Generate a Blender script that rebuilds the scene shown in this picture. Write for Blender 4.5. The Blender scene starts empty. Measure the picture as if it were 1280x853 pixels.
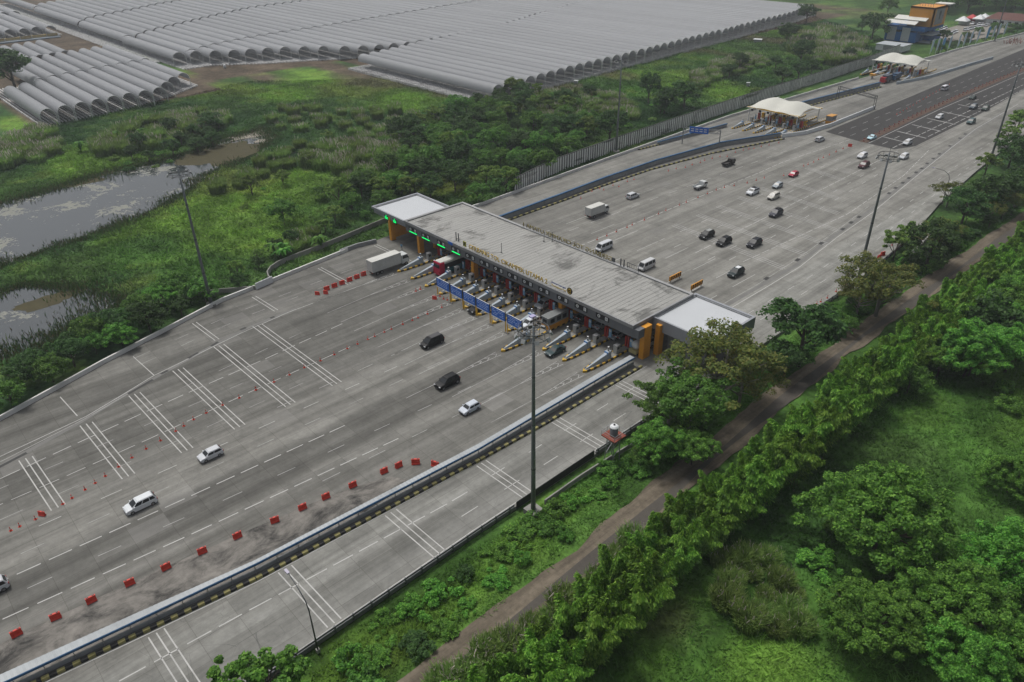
import bpy, math, random
import numpy as np
from mathutils import Vector, Matrix
random.seed(7); RNG=np.random.default_rng(7)
S=bpy.context.scene
COL=S.collection
PI=math.pi
R=math.radians
# ---------------------------------------------------------------- camera / world
# World frame: X runs across the toll lanes, Y along them, z=0 on the concrete, metres.
CAMP=(110.,-96.,75.)
TH=R(42.); FPX=936.5; PITCH=R(30.83); ROLL=R(-.866)
def c2w(v):                               # camera-heading frame -> world frame
    a,b,c=v
    return Vector((a*math.sin(TH)-b*math.cos(TH), a*math.cos(TH)+b*math.sin(TH), c))
fw=Vector((0,math.cos(PITCH),-math.sin(PITCH))); rt0=Vector((1,0,0)); up0=rt0.cross(fw)
rt=math.cos(ROLL)*rt0+math.sin(ROLL)*up0; up=-math.sin(ROLL)*rt0+math.cos(ROLL)*up0
FW,RT,UP=c2w(fw),c2w(rt),c2w(up)
cam=bpy.data.cameras.new('camera'); co=bpy.data.objects.new('camera',cam); COL.objects.link(co)
cam.sensor_width=36; cam.lens=36*FPX/1280; cam.clip_start=.5; cam.clip_end=6000
M=Matrix((RT,UP,-FW)).transposed().to_4x4(); M.translation=Vector(CAMP); co.matrix_world=M
S.camera=co
def at(x,y,z=0.):
    """world point at height z seen at photo coordinates (x,y): used to read positions off the photo"""
    d=FW+RT*((x-640)/FPX)-UP*((y-426.5)/FPX)
    t=(z-CAMP[2])/d.z
    return Vector(CAMP)+d*t
def A2(x,y,z=0.):
    p=at(x,y,z); return (p.x,p.y)
def mpp(x,y):                              # metres per photo pixel at a ground point
    p=at(x,y); return (p-Vector(CAMP)).dot(FW)/FPX
w=bpy.data.worlds.new('World'); S.world=w; w.use_nodes=True
nt=w.node_tree; bg=nt.nodes['Background']
sky=nt.nodes.new('ShaderNodeTexSky'); sky.sky_type='NISHITA'; sky.sun_disc=False
SUN_EL,SUN_AZ=R(66),R(272)
sky.sun_elevation=SUN_EL; sky.sun_rotation=SUN_AZ; sky.air_density=1.0; sky.dust_density=6.0; sky.ozone_density=1.0
hs=nt.nodes.new('ShaderNodeHueSaturation'); hs.inputs['Saturation'].default_value=.35
nt.links.new(sky.outputs[0],hs.inputs['Color']); nt.links.new(hs.outputs[0],bg.inputs['Color'])
bg.inputs['Strength'].default_value=.085
sl=bpy.data.lights.new('sun','SUN'); sl.energy=1.5; sl.angle=R(14); sl.color=(1,.97,.92)
so=bpy.data.objects.new('sun',sl); COL.objects.link(so)
# sun_rotation is clockwise from +Y seen from above
sd=Vector((math.sin(SUN_AZ)*math.cos(SUN_EL),math.cos(SUN_AZ)*math.cos(SUN_EL),math.sin(SUN_EL)))
so.rotation_euler=sd.to_track_quat('Z','Y').to_euler(); so.location=(0,0,200)
S.view_settings.view_transform='Standard'; S.view_settings.look='None'; S.view_settings.exposure=.36
S.view_settings.gamma=1; S.view_settings.use_curve_mapping=False
S.cycles.max_bounces=5; S.cycles.diffuse_bounces=3; S.cycles.glossy_bounces=2; S.cycles.transmission_bounces=2
S.cycles.transparent_max_bounces=6; S.cycles.volume_bounces=0; S.cycles.caustics_reflective=False; S.cycles.caustics_refractive=False
# ---------------------------------------------------------------- materials
class NG:
    def __init__(s,name):
        s.m=bpy.data.materials.new(name); s.m.use_nodes=True; s.t=s.m.node_tree
        s.b=s.t.nodes['Principled BSDF']; s.out=s.t.nodes['Material Output']
    def n(s,typ,**kw):
        x=s.t.nodes.new('ShaderNode'+typ)
        for k,v in kw.items(): setattr(x,k,v)
        return x
    def l(s,a,b): s.t.links.new(a,b)
    def inp(s,node,i,v):
        if hasattr(v,'is_linked') or isinstance(v,bpy.types.NodeSocket): s.l(v,node.inputs[i])
        elif v is not None: node.inputs[i].default_value=v
    def math(s,op,a,b=None,c=None,clamp=False):
        x=s.n('Math',operation=op); x.use_clamp=clamp
        s.inp(x,0,a); s.inp(x,1,b); s.inp(x,2,c); return x.outputs[0]
    def mix(s,f,a,b,bt='MIX'):
        x=s.n('Mix',data_type='RGBA',blend_type=bt); 
        s.inp(x,0,f); s.inp(x,6,a if not isinstance(a,tuple) else (*a,1)); s.inp(x,7,b if not isinstance(b,tuple) else (*b,1)); return x.outputs[2]
    def obj(s): return s.n('TexCoord').outputs['Object']
    def map(s,v,scale=(1,1,1),loc=(0,0,0)):
        x=s.n('Mapping'); s.l(v,x.inputs[0]); x.inputs['Scale'].default_value=scale; x.inputs['Location'].default_value=loc; return x.outputs[0]
    def noise(s,v,scale=1,detail=3,rough=.55,dist=0):
        x=s.n('TexNoise'); s.l(v,x.inputs['Vector']); x.inputs['Scale'].default_value=scale; x.inputs['Detail'].default_value=detail
        x.inputs['Roughness'].default_value=rough; x.inputs['Distortion'].default_value=dist; return x.outputs['Fac']
    def ramp(s,f,stops,interp='LINEAR'):
        x=s.n('ValToRGB'); s.l(f,x.inputs[0]); e=x.color_ramp; e.interpolation=interp
        while len(e.elements)<len(stops): e.elements.new(.5)
        for el,(p,c) in zip(e.elements,stops):
            el.position=p; el.color=(*c,1) if isinstance(c,tuple) else (c,c,c,1)
        return x.outputs[0]
    def rng(s,v,a,b,c=0,d=1):
        x=s.n('MapRange'); s.l(v,x.inputs[0])
        for i,q in enumerate((a,b,c,d)): x.inputs[1+i].default_value=q
        return x.outputs[0]
    def fin(s,col=None,rough=.8,metal=0,spec=.3):
        if col is not None: s.inp(s.b,'Base Color',col if not isinstance(col,tuple) else (*col,1))
        s.inp(s.b,'Roughness',rough); s.b.inputs['Metallic'].default_value=metal; s.b.inputs['Specular IOR Level'].default_value=spec
        return s.m
MT={}
def mat(name,col,rough=.7,metal=0,var=.15,scale=1.5,spec=.3,dirt=0.):
    if name in MT: return MT[name]
    g=NG(name); o=g.obj(); f=g.noise(o,scale,4)
    c=g.mix(f,tuple(x*(1-var) for x in col),tuple(min(1,x*(1+var)) for x in col))
    if dirt:
        d=g.math('SUBTRACT',g.noise(o,scale*.4,5,.7),.48); d=g.math('MULTIPLY',d,dirt*6,clamp=True)
        c=g.mix(d,c,tuple(x*.45 for x in col))
    MT[name]=g.fin(c,rough,metal,spec); return MT[name]
def glow(name,col,st):
    g=NG(name); g.inp(g.b,'Base Color',(*col,1)); g.inp(g.b,'Emission Color',(*col,1)); g.b.inputs['Emission Strength'].default_value=st; MT[name]=g.m; return g.m
# ---------------------------------------------------------------- mesh builder
class MB:
    def __init__(s): s.v=[]; s.f=[]; s.mi=[]; s.cur=0
    def m(s,i): s.cur=i; return s
    def add(s,vs,fs):
        o=len(s.v); s.v+= [tuple(v) for v in vs]
        for f in fs: s.f.append(tuple(i+o for i in f)); s.mi.append(s.cur)
        return s
    def quad(s,*p): return s.add(p,[tuple(range(len(p)))])
    def hexa(s,b,t):
        return s.add(list(b)+list(t),[(3,2,1,0),(4,5,6,7),(0,1,5,4),(1,2,6,5),(2,3,7,6),(3,0,4,7)])
    def box(s,x0,y0,z0,x1,y1,z1):
        return s.hexa([(x0,y0,z0),(x1,y0,z0),(x1,y1,z0),(x0,y1,z0)],[(x0,y0,z1),(x1,y0,z1),(x1,y1,z1),(x0,y1,z1)])
    def cbox(s,c,d): return s.box(c[0]-d[0]/2,c[1]-d[1]/2,c[2]-d[2]/2,c[0]+d[0]/2,c[1]+d[1]/2,c[2]+d[2]/2)
    def bar(s,p,q,w=.1,h=None):
        h=h or w; p=Vector(p); q=Vector(q); d=(q-p).normalized()
        a=d.cross(Vector((0,0,1)))
        if a.length<1e-3: a=Vector((1,0,0))
        a.normalize(); b=a.cross(d)
        r=lambda c:[c-a*w/2-b*h/2,c+a*w/2-b*h/2,c+a*w/2+b*h/2,c-a*w/2+b*h/2]
        return s.hexa(r(p),r(q))
    def tube(s,pts,rad,n=8,cap=True):
        pts=[Vector(p) for p in pts]; k=len(pts)
        if not hasattr(rad,'__len__'): rad=[rad]*k
        o=len(s.v); vs=[]
        for i,p in enumerate(pts):
            d=(pts[min(i+1,k-1)]-pts[max(i-1,0)]).normalized()
            a=d.cross(Vector((0,0,1)))
            if a.length<1e-3: a=Vector((1,0,0))
            a.normalize(); b=d.cross(a)
            for j in range(n):
                t=2*PI*j/n; vs.append(p+(a*math.cos(t)+b*math.sin(t))*rad[i])
        fs=[]
        for i in range(k-1):
            for j in range(n):
                fs.append((i*n+j,i*n+(j+1)%n,(i+1)*n+(j+1)%n,(i+1)*n+j))
        if cap: fs.append(tuple(range(n))[::-1]); fs.append(tuple((k-1)*n+j for j in range(n)))
        return s.add(vs,fs)
    def cyl(s,c,r,h,n=12,r2=None): return s.tube([c,(c[0],c[1],c[2]+h)],[r,r if r2 is None else r2],n)
    def lathe(s,c,prof,n=12):
        vs=[];fs=[];k=len(prof)
        for r,z in prof:
            for j in range(n):
                t=2*PI*j/n; vs.append((c[0]+r*math.cos(t),c[1]+r*math.sin(t),c[2]+z))
        for i in range(k-1):
            for j in range(n): fs.append((i*n+j,i*n+(j+1)%n,(i+1)*n+(j+1)%n,(i+1)*n+j))
        fs.append(tuple(range(n))[::-1]); fs.append(tuple((k-1)*n+j for j in range(n)))
        return s.add(vs,fs)
    def prism(s,poly,z0,z1):
        n=len(poly)
        return s.add([(x,y,z0) for x,y in poly]+[(x,y,z1) for x,y in poly],
            [tuple(range(n))[::-1],tuple(range(n,2*n))]+[(i,(i+1)%n,n+(i+1)%n,n+i) for i in range(n)])
    def sideprism(s,prof,x0,x1):             # profile in (y,z), extruded along x
        n=len(prof)
        return s.add([(x0,y,z) for y,z in prof]+[(x1,y,z) for y,z in prof],
            [tuple(range(n)),tuple(range(n,2*n))[::-1]]+[((i+1)%n,i,n+i,n+(i+1)%n) for i in range(n)])
    def mesh(s,name,mats,smooth=False):
        me=bpy.data.meshes.new(name); me.from_pydata(s.v,[],s.f)
        for x in (mats if isinstance(mats,(list,tuple)) else [mats]): me.materials.append(x)
        if max(s.mi,default=0)>0: me.polygons.foreach_set('material_index',s.mi)
        if smooth: me.polygons.foreach_set('use_smooth',[True]*len(me.polygons))
        me.update(); return me
    def build(s,name,mats,parent=None,smooth=False):
        return link(name,s.mesh(name,mats,smooth),parent)
def link(name,me,parent=None,loc=None):
    o=bpy.data.objects.new(name,me); COL.objects.link(o)
    if parent: o.parent=parent
    if loc is not None: o.location=loc
    return o
def tag(o,label,cat,group=None):
    o['label']=label; o['category']=cat
    if group: o['group']=group
    return o
def thing(name,label,cat,loc=(0,0,0),rz=0,group=None):
    o=bpy.data.objects.new(name,None); COL.objects.link(o); o.location=loc; o.rotation_euler=(0,0,rz); o.empty_display_size=.2
    return tag(o,label,cat,group)
def struct(o,kind='structure'): o['kind']=kind; return o
def dup(root,loc,rz=None,label=None,group=None,scale=None,color=None):
    r=root.copy(); COL.objects.link(r); r.location=loc
    if rz is not None: r.rotation_euler=(0,0,rz)
    if scale is not None: r.scale=(scale,)*3 if not hasattr(scale,'__len__') else scale
    if label: r['label']=label
    if group: r['group']=group
    for ch in root.children:
        c=ch.copy(); COL.objects.link(c); c.parent=r
        if color and ch.name.split('.')[0] in PAINTED: c.color=(*color,1)
        for g in ch.children:
            d=g.copy(); COL.objects.link(d); d.parent=c
    return r
PAINTED={'body','cab','mirror','roof_panel'}
def npmesh(name,verts,quads,mats,attr=None,k=4):
    """fast mesh from numpy arrays; attr = per-vertex rgb"""
    me=bpy.data.meshes.new(name); n=len(quads)
    me.vertices.add(len(verts)); me.vertices.foreach_set('co',np.ascontiguousarray(verts,dtype=np.float32).ravel())
    me.loops.add(n*k); me.loops.foreach_set('vertex_index',np.ascontiguousarray(quads,dtype=np.int32).ravel())
    me.polygons.add(n); me.polygons.foreach_set('loop_start',np.arange(0,n*k,k,dtype=np.int32))
    for x in (mats if isinstance(mats,(list,tuple)) else [mats]): me.materials.append(x)
    me.update(calc_edges=True)
    if attr is not None:
        a=me.attributes.new('tint','FLOAT_COLOR','POINT')
        a.data.foreach_set('color',np.concatenate([attr,np.ones((len(attr),1))],1).astype(np.float32).ravel())
    return me
def vnoise(x,y,seed=0):
    """smooth value noise in numpy"""
    xi=np.floor(x).astype(np.int64); yi=np.floor(y).astype(np.int64); fx=x-xi; fy=y-yi
    fx=fx*fx*(3-2*fx); fy=fy*fy*(3-2*fy)
    def h(a,b):
        n=(a*374761393+b*668265263+seed*974711)&0x7fffffff
        n=((n^(n>>13))*1274126177)&0x7fffffff
        return ((n^(n>>16))&0xffff)/65535.
    return (h(xi,yi)*(1-fx)+h(xi+1,yi)*fx)*(1-fy)+(h(xi,yi+1)*(1-fx)+h(xi+1,yi+1)*fx)*fy
def fbm(x,y,seed=0,o=4):
    r=0;a=.5
    for i in range(o): r=r+a*vnoise(x*2**i,y*2**i,seed+i*17); a*=.5
    return r/(1-.5**o)
def interp(pts,y):                          # polyline x(y)
    ys=[p[1] for p in pts]; xs=[p[0] for p in pts]
    return float(np.interp(y,ys,xs))
def text_mesh(s,size,depth,mats,align='CENTER'):
    c=bpy.data.curves.new('t','FONT'); c.body=s; c.size=size; c.extrude=depth/2; c.align_x=align
    o=bpy.data.objects.new('t',c); COL.objects.link(o)
    dg=bpy.context.evaluated_depsgraph_get(); dg.update()
    me=bpy.data.meshes.new_from_object(o.evaluated_get(dg)); bpy.data.objects.remove(o); bpy.data.curves.remove(c)
    me.materials.clear(); me.materials.append(mats); return me
# ================================================================ SETTING
# ---- colours of the ground cover: one function used by the terrain and by the grass
C_MID=np.array([.056,.112,.026]); C_DARK=np.array([.034,.082,.024]); C_BRI=np.array([.100,.190,.028]); C_YEL=np.array([.145,.190,.038]); C_SOIL=np.array([.105,.082,.058]); C_LUSH=np.array([.052,.122,.022]); C_DRY=np.array([.10,.105,.048])
BLOBS=[]
def blob(px,py,rx,ry,c,wt=1.): x,y=A2(px,py); BLOBS.append((x,y,rx,ry,c,wt))
for a in [(300,262,26,22,C_BRI),(230,290,20,26,C_BRI),(180,300,16,16,C_BRI),(370,232,18,16,C_BRI),(420,215,18,14,C_BRI),(300,225,16,14,C_YEL,.7),(150,320,12,16,C_LUSH),
 (60,345,16,14,C_MID),(270,330,14,12,C_LUSH),(330,290,16,14,C_BRI),(400,95,26,18,C_BRI),(440,112,22,18,C_YEL,.6),(505,125,22,20,C_BRI),(360,115,24,16,C_BRI),(560,222,14,16,C_YEL),(530,210,12,12,C_BRI),(470,190,20,16,C_MID),
 (250,112,18,12,C_BRI),(290,110,20,12,C_YEL,.5),(30,150,16,16,C_BRI),(110,205,26,14,C_BRI),(160,200,26,12,C_BRI),(20,180,18,12,C_YEL,.5),(195,120,26,14,C_DARK),
 (470,100,30,16,C_DRY),(300,86,40,10,C_SOIL),(420,84,40,9,C_SOIL),(515,98,26,10,C_SOIL,.8),(570,118,24,9,C_DRY),(235,97,22,10,C_SOIL),(90,42,60,22,C_SOIL),(160,38,60,18,C_SOIL),
 (700,110,30,10,C_DRY),(770,92,30,10,C_DRY),(860,62,36,10,C_DRY),(930,45,40,12,C_SOIL,.7),(850,100,34,16,C_BRI),(800,112,26,12,C_LUSH),(930,80,40,18,C_LUSH),(900,112,30,14,C_BRI,.8),(1010,42,50,20,C_BRI),(1060,15,60,24,C_DRY,.6),(750,135,12,10,C_YEL),(725,150,10,10,C_YEL),
 (1005,40,26,10,C_SOIL,.7),(1020,8,40,14,C_SOIL),
 (1180,560,16,16,C_LUSH),(1230,500,14,14,C_BRI,.6),(1160,500,12,14,C_LUSH),(1000,690,10,16,C_LUSH),(860,790,6,8,C_BRI,.8),(900,800,7,9,C_LUSH),(960,830,7,7,C_BRI,.7),(830,770,3,4,C_DRY,.6),(1030,640,9,14,C_DARK,.5),(1120,560,8,8,C_MID),
 (520,800,4,10,C_BRI,.6),(590,720,4,9,C_LUSH),(690,640,3,9,C_BRI,.7),(480,820,3,8,C_YEL,.5),(560,760,3,8,C_BRI,.8),(640,690,3,7,C_BRI,.6),(440,830,4,9,C_BRI),(760,590,3,7,C_LUSH),(1100,200+20,5,20,C_MID)]: blob(*a)
def ground_color(X,Y):
    X=np.asarray(X,float); Y=np.asarray(Y,float)
    n1=fbm(X/38,Y/38,3); n2=fbm(X/9,Y/9,11); n3=fbm(X/3,Y/3,23,3)
    t=np.clip((n1-.38)/.3,0,1)[:,None]
    c=C_DARK*(1-t)+C_MID*t
    right=(X>52)[:,None]
    c=np.where(right,C_LUSH*.75+C_MID*.25,c)
    wx=(fbm(X/14,Y/14,31)-.5)*1.1; wy=(fbm(X/14,Y/14,37)-.5)*1.1
    for (bx,by,rx,ry,col,wt) in BLOBS:
        d=np.hypot((X-bx)/rx+wx,(Y-by)/ry+wy)
        k=(np.clip((1.15-d)/.5,0,1)*wt)[:,None]
        c=c*(1-k)+col*k
    # soil under and around the plastic tunnels
    gh=((X<-150)&(Y>118)&(Y<460))|((X<-262)&(Y>50))|((X<-240)&(Y>-36)&(Y<44))
    c=np.where(gh[:,None],C_SOIL*.9,c)
    s=np.clip((n2-.40)/.25,0,1)[:,None]; c=c*(.72+.5*s)
    c=c*(.8+.4*n3[:,None])
    k=np.clip((n2-.62)/.1,0,1)[:,None]*np.where(right,.15,.45); c=c*(1-k)+C_YEL*.8*k*(1-gh[:,None])+c*k*gh[:,None]
    return c
POND=[(-146,-90),(-147,-66),(-147.6,-57),(-154,-37),(-154.2,-19),(-156,-5),(-164,12),(-167,27),(-150,23),(-137,11),(-129,-8),(-114.6,-24),(-105,-37),(-100.5,-53),(-98,-65.5),(-95,-78),(-94,-95),(-110,-120),(-140,-115)]
POND2=[(-80.7,-84),(-80.6,-75),(-70,-66),(-57.7,-60.4),(-51.6,-63.3),(-52.6,-69.4),(-47,-78.4),(-46,-92),(-60,-105),(-76,-100)]
def inpoly(X,Y,P):
    r=np.zeros(len(X),bool); j=len(P)-1
    for i in range(len(P)):
        xi,yi=P[i]; xj,yj=P[j]
        c=((yi>Y)!=(yj>Y)); 
        with np.errstate(divide='ignore',invalid='ignore'): r^=c&(X<(xj-xi)*(Y-yi)/((yj-yi) or 1e-9)+xi)
        j=i
    return r
def polydist(X,Y,P):
    d=np.full(len(X),1e9)
    for i in range(len(P)):
        ax,ay=P[i]; bx,by=P[(i+1)%len(P)]; ex,ey=bx-ax,by-ay
        t=np.clip(((X-ax)*ex+(Y-ay)*ey)/(ex*ex+ey*ey),0,1)
        d=np.minimum(d,np.hypot(X-ax-t*ex,Y-ay-t*ey))
    return d
EDGE_L=[(-8,-160),(-18,-110),(-23.4,-92),(-30.3,-73),(-35,-58),(-38.9,-46),(-40.3,-33),(-43,-12),(-44.2,0),(-44,34),(-46.9,89),(-49.6,162),(-47,252),(-42.7,369),(-36,440),(-30,620)]
EDGE_R=[(54.5,-160),(53,-100),(51.8,-80),(51.0,-50),(50.8,-10),(50.8,60),(48,95),(43.5,124),(40,160),(37,200),(35,250),(33,330),(31,420),(30,620)]
def on_road(X,Y,m=0.):
    l=np.interp(Y,[p[1] for p in EDGE_L],[p[0] for p in EDGE_L]); r=np.interp(Y,[p[1] for p in EDGE_R],[p[0] for p in EDGE_R])
    return (X>l-m)&(X<r+m)&(Y<620)&(Y>-160)
DIRT_C=[(65,-130),(64.4,-70),(63.9,-35),(62.2,8),(61.6,40),(62.5,80),(63.5,126),(64,180),(64,260),(64,420)]
def ground_z(X,Y):
    z=-.45+.5*(fbm(X/11,Y/11,5)-.5)+.35*(fbm(X/4,Y/4,9,2)-.5)
    near=on_road(X,Y,3.); z=np.where(near,-.6,z)
    dx=np.abs(X-np.interp(Y,[p[1] for p in DIRT_C],[p[0] for p in DIRT_C])); z=np.where(dx<4.2,-.5,z)
    for P in (POND,POND2):
        i=inpoly(X,Y,P); d=polydist(X,Y,P); z=np.where(i,-1.1,np.where(d<5,np.minimum(z,-.62+.06*d),z))
    return z
gx=np.concatenate([np.linspace(-3000,-700,12),np.arange(-690,-262,8),np.arange(-262,180,3),np.linspace(185,3000,16)])
gy=np.concatenate([np.linspace(-2500,-140,9),np.arange(-134,300,3),np.arange(302,770,8),np.linspace(780,3600,14)])
GX,GY=np.meshgrid(gx,gy); fx,fy=GX.ravel(),GY.ravel(); nx,ny=len(gx),len(gy)
idx=np.arange(nx*ny).reshape(ny,nx)
q=np.stack([idx[:-1,:-1],idx[:-1,1:],idx[1:,1:],idx[1:,:-1]],-1).reshape(-1,4)
g=NG('grassland'); a=g.n('Attribute',attribute_name='tint').outputs['Color']; o=g.obj()
f1=g.noise(o,.9,5,.7); f2=g.noise(o,.22,4,.65)
c=g.mix(1,a,g.ramp(f1,[(.3,.45),(.5,1.),(.72,1.5)]),'MULTIPLY'); c=g.mix(1,c,g.ramp(f2,[(.35,.75),(.65,1.25)]),'MULTIPLY')
bp=g.n('Bump'); bp.inputs['Strength'].default_value=.6; bp.inputs['Distance'].default_value=.35; g.l(f1,bp.inputs['Height']); g.l(bp.outputs[0],g.b.inputs['Normal'])
MT['ground']=g.fin(c,.95,0,.1)
me=npmesh('ground',np.stack([fx,fy,ground_z(fx,fy)],1),q,MT['ground'],ground_color(fx,fy)); me.polygons.foreach_set('use_smooth',[True]*len(me.polygons))
struct(link('ground',me))
# ---- water
def water(name,P,seed,z):
    Q=[]
    for i in range(len(P)):
        a=Vector((*P[i],0)); b=Vector((*P[(i+1)%len(P)],0)); k=max(2,int((b-a).length/1.5))
        for j in range(k):
            p=a.lerp(b,j/k); nrm=(b-a).normalized().cross(Vector((0,0,1)))
            p=p+nrm*(3.2*(float(fbm(np.array([p.x/5]),np.array([p.y/5]),seed)[0])-.5)); Q.append((p.x,p.y,z))
    me=bpy.data.meshes.new(name); me.from_pydata(Q,[],[tuple(range(len(Q)))]); me.materials.append(MT['water'])
    return struct(link(name,me))
g=NG('water'); o=g.obj(); n=g.noise(o,.055,6,.72,.6); n2=g.noise(o,.9,4,.7); n3=g.noise(o,.03,2)
scum=g.math('ADD',g.math('MULTIPLY',n,.75),g.math('MULTIPLY',n2,.25))
msk=g.rng(scum,.545,.575); msk2=g.rng(g.math('ADD',g.math('MULTIPLY',n3,.8),g.math('MULTIPLY',n2,.2)),.60,.64)
c=g.mix(msk,(.035,.042,.045),g.mix(n2,(.10,.11,.085),(.23,.23,.20))); c=g.mix(msk2,c,(.055,.048,.02))
both=g.math('MAXIMUM',msk,msk2)
g.inp(g.b,'Roughness',g.rng(both,0,1,.10,.85)); g.inp(g.b,'Base Color',c); g.b.inputs['Specular IOR Level'].default_value=.7
bp=g.n('Bump'); bp.inputs['Strength'].default_value=.08; g.l(g.noise(o,2.2,3),bp.inputs['Height']); g.l(bp.outputs[0],g.b.inputs['Normal'])
MT['water']=g.m
water('pond_water',POND,41,-.72); water('pool_water',POND2,43,-.72)
# brown floating weed and a bare sandy bank on the water's edge
def patch(name,px,py,rx,ry,m,z,seed,n=40):
    x,y=A2(px,py); P=[]
    for i in range(n):
        t=2*PI*i/n; k=.45+1.1*float(fbm(np.array([math.cos(t)*2.2+9]),np.array([math.sin(t)*2.2+seed]),seed)[0]); P.append((x+rx*k*math.cos(t),y+ry*k*math.sin(t),z))
    me=bpy.data.meshes.new(name); me.from_pydata(P,[],[tuple(range(n))]); me.materials.append(m); return struct(link(name,me))
WEED=mat('brown weed',(.05,.044,.018),.9,0,.4,.6); SAND=mat('pale mud',(.25,.23,.19),.9,0,.4,.5,dirt=.3)
patch('weed_patch',82,224,7,15,WEED,-.70,3); patch('weed_patch',282,188,13,15,WEED,-.70,5); patch('mud_bank',318,166,4,9,SAND,-.60,8,90); patch('mud_bank',334,173,3,5,SAND,-.60,12,60); patch('weed_patch',120,408,4,7,WEED,-.70,15); patch('weed_patch',60,372,3,7,WEED,-.70,18)
# ---- concrete carriageway
g=NG('road concrete'); o=g.obj(); sx=g.n('SeparateXYZ'); g.l(o,sx.inputs[0]); X,Y=sx.outputs[0],sx.outputs[1]
streak=g.noise(g.map(o,(.42,.011,1)),1,4,.6); streak2=g.noise(g.map(o,(1.5,.02,1)),1,3,.6); blot=g.noise(o,.05,5,.65); fine=g.noise(o,1.3,6,.7); med=g.noise(o,.35,4,.6,.4)
xw=g.math('ADD',X,g.math('MULTIPLY',g.math('SUBTRACT',g.noise(g.map(o,(.08,.03,1)),1,3),.5),3.2))
def lane(stops): return g.ramp(g.rng(xw,-50,55),[((p+50)/105,c/1.5) for p,c in stops])
near=lane([(-46,.76),(-36,.86),(-31,.74),(-26,.86),(-23,.75),(-16,.72),(-10,.80),(-5,.70),(1,.78),(5,.95),(9,1.12),(15.2,1.14),(16.3,.70),(22.7,.68),(24.2,1.0),(28,.92),(36,.9),(38,1.2),(42,1.32),(45,1.12),(48,1.0),(50,1.16)])
far=lane([(-46,1.030),(-40,1.237),(-34,1.053),(-28,1.122),(-24,0.916),(-19,0.961),(-14,1.190),(-10,1.008),(-4,1.259),(1,1.076),(6,1.305),(12,1.145),(17,1.305),(23,1.145),(28,1.305),(33,1.214),(38,1.431),(50,1.466)])
lanes=g.mix(g.rng(Y,-20,45),near,far)
bx=g.n('TexBrick'); sw=g.n('CombineXYZ'); g.l(Y,sw.inputs[0]); g.l(X,sw.inputs[1]); g.l(sw.outputs[0],bx.inputs['Vector'])
bx.offset=0; bx.inputs['Scale'].default_value=1; bx.inputs['Brick Width'].default_value=5; bx.inputs['Row Height'].default_value=3.5; bx.inputs['Mortar Size'].default_value=.035; bx.inputs['Mortar Smooth'].default_value=.2
bx.inputs['Color1'].default_value=(.87,.87,.87,1); bx.inputs['Color2'].default_value=(1.08,1.08,1.08,1); bx.inputs['Mortar'].default_value=(.66,.65,.63,1); bx.inputs['Bias'].default_value=-.1
tone=g.math('ADD',g.math('MULTIPLY',streak,.6),g.math('ADD',g.math('MULTIPLY',blot,.2),g.math('MULTIPLY',streak2,.2)))
c=g.ramp(tone,[(.36,(.155,.152,.142)),(.48,(.238,.235,.220)),(.60,(.31,.306,.29))])
c=g.mix(1,c,lanes,'MULTIPLY'); c=g.mix(1,c,(.98,.98,.98),'MULTIPLY'); c=g.mix(1,c,bx.outputs['Color'],'MULTIPLY')
c=g.mix(1,c,g.ramp(fine,[(.3,.86),(.7,1.12)]),'MULTIPLY'); c=g.mix(1,c,g.ramp(med,[(.3,.86),(.6,1.06)]),'MULTIPLY')
cool=g.rng(xw,36,40); c=g.mix(1,c,g.mix(cool,(1.0,1.0,.972),(.985,1.0,.985)),'MULTIPLY')
st=g.noise(g.map(o,(.5,.14,1)),.5,4,.75,1.2); c=g.mix(g.rng(st,.63,.78,0,.6),c,(.085,.083,.078))
# oil and rubber lines along the wheel paths, cracks sealed with tar, and a few recast slabs
wl=g.math('ABSOLUTE',g.math('SUBTRACT',g.math('FRACT',g.math('DIVIDE',g.math('ADD',xw,.4),1.75)),.5)); ol=g.noise(g.map(o,(.5,.035,1),(3,7,0)),1,4,.65); c=g.mix(g.math('MULTIPLY',g.rng(wl,.5,.18),g.rng(ol,.5,.68,0,.38)),c,(.075,.072,.066))
vo=g.n('TexVoronoi',feature='DISTANCE_TO_EDGE'); g.l(g.map(o,(.09,.05,1)),vo.inputs['Vector']); g.l(g.mix(.2,g.map(o,(.09,.05,1)),g.n('TexNoise').outputs['Color']),vo.inputs['Vector']); cr=g.math('MULTIPLY',g.rng(vo.outputs['Distance'],.006,.0),g.rng(g.noise(o,.03,2),.5,.6)); c=g.mix(g.math('MULTIPLY',cr,.6),c,(.06,.06,.06))
wn=g.n('TexWhiteNoise',noise_dimensions='2D'); fl=g.n('VectorMath',operation='FLOOR'); dv=g.n('CombineXYZ'); g.l(g.math('DIVIDE',X,3.5),dv.inputs[0]); g.l(g.math('DIVIDE',Y,5),dv.inputs[1]); g.l(dv.outputs[0],fl.inputs[0]); g.l(fl.outputs[0],wn.inputs[0]); c=g.mix(g.math('MULTIPLY',g.math('GREATER_THAN',wn.outputs['Value'],.975),.32),c,(.19,.187,.178)); c=g.mix(g.math('MULTIPLY',g.math('LESS_THAN',wn.outputs['Value'],.006),.25),c,(.27,.266,.255))
MT['concrete']=g.fin(c,.85,0,.25)
ROAD=EDGE_L+EDGE_R[::-1]
b=MB(); n=len(ROAD); b.add([(x,y,0) for x,y in ROAD]+[(x,y,-.75) for x,y in ROAD],[tuple(range(n))[::-1]]+[(i,(i+1)%n,n+(i+1)%n,n+i) for i in range(n)])
struct(b.build('toll_plaza_pavement',MT['concrete']))
def sheet(name,poly,m,z): 
    b=MB(); b.add([(x,y,z) for x,y in poly],[tuple(range(len(poly)))]); o=b.build(name,m)
    if o.data.polygons[0].normal.z<0: o.data.flip_normals()
    return struct(o)
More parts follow.
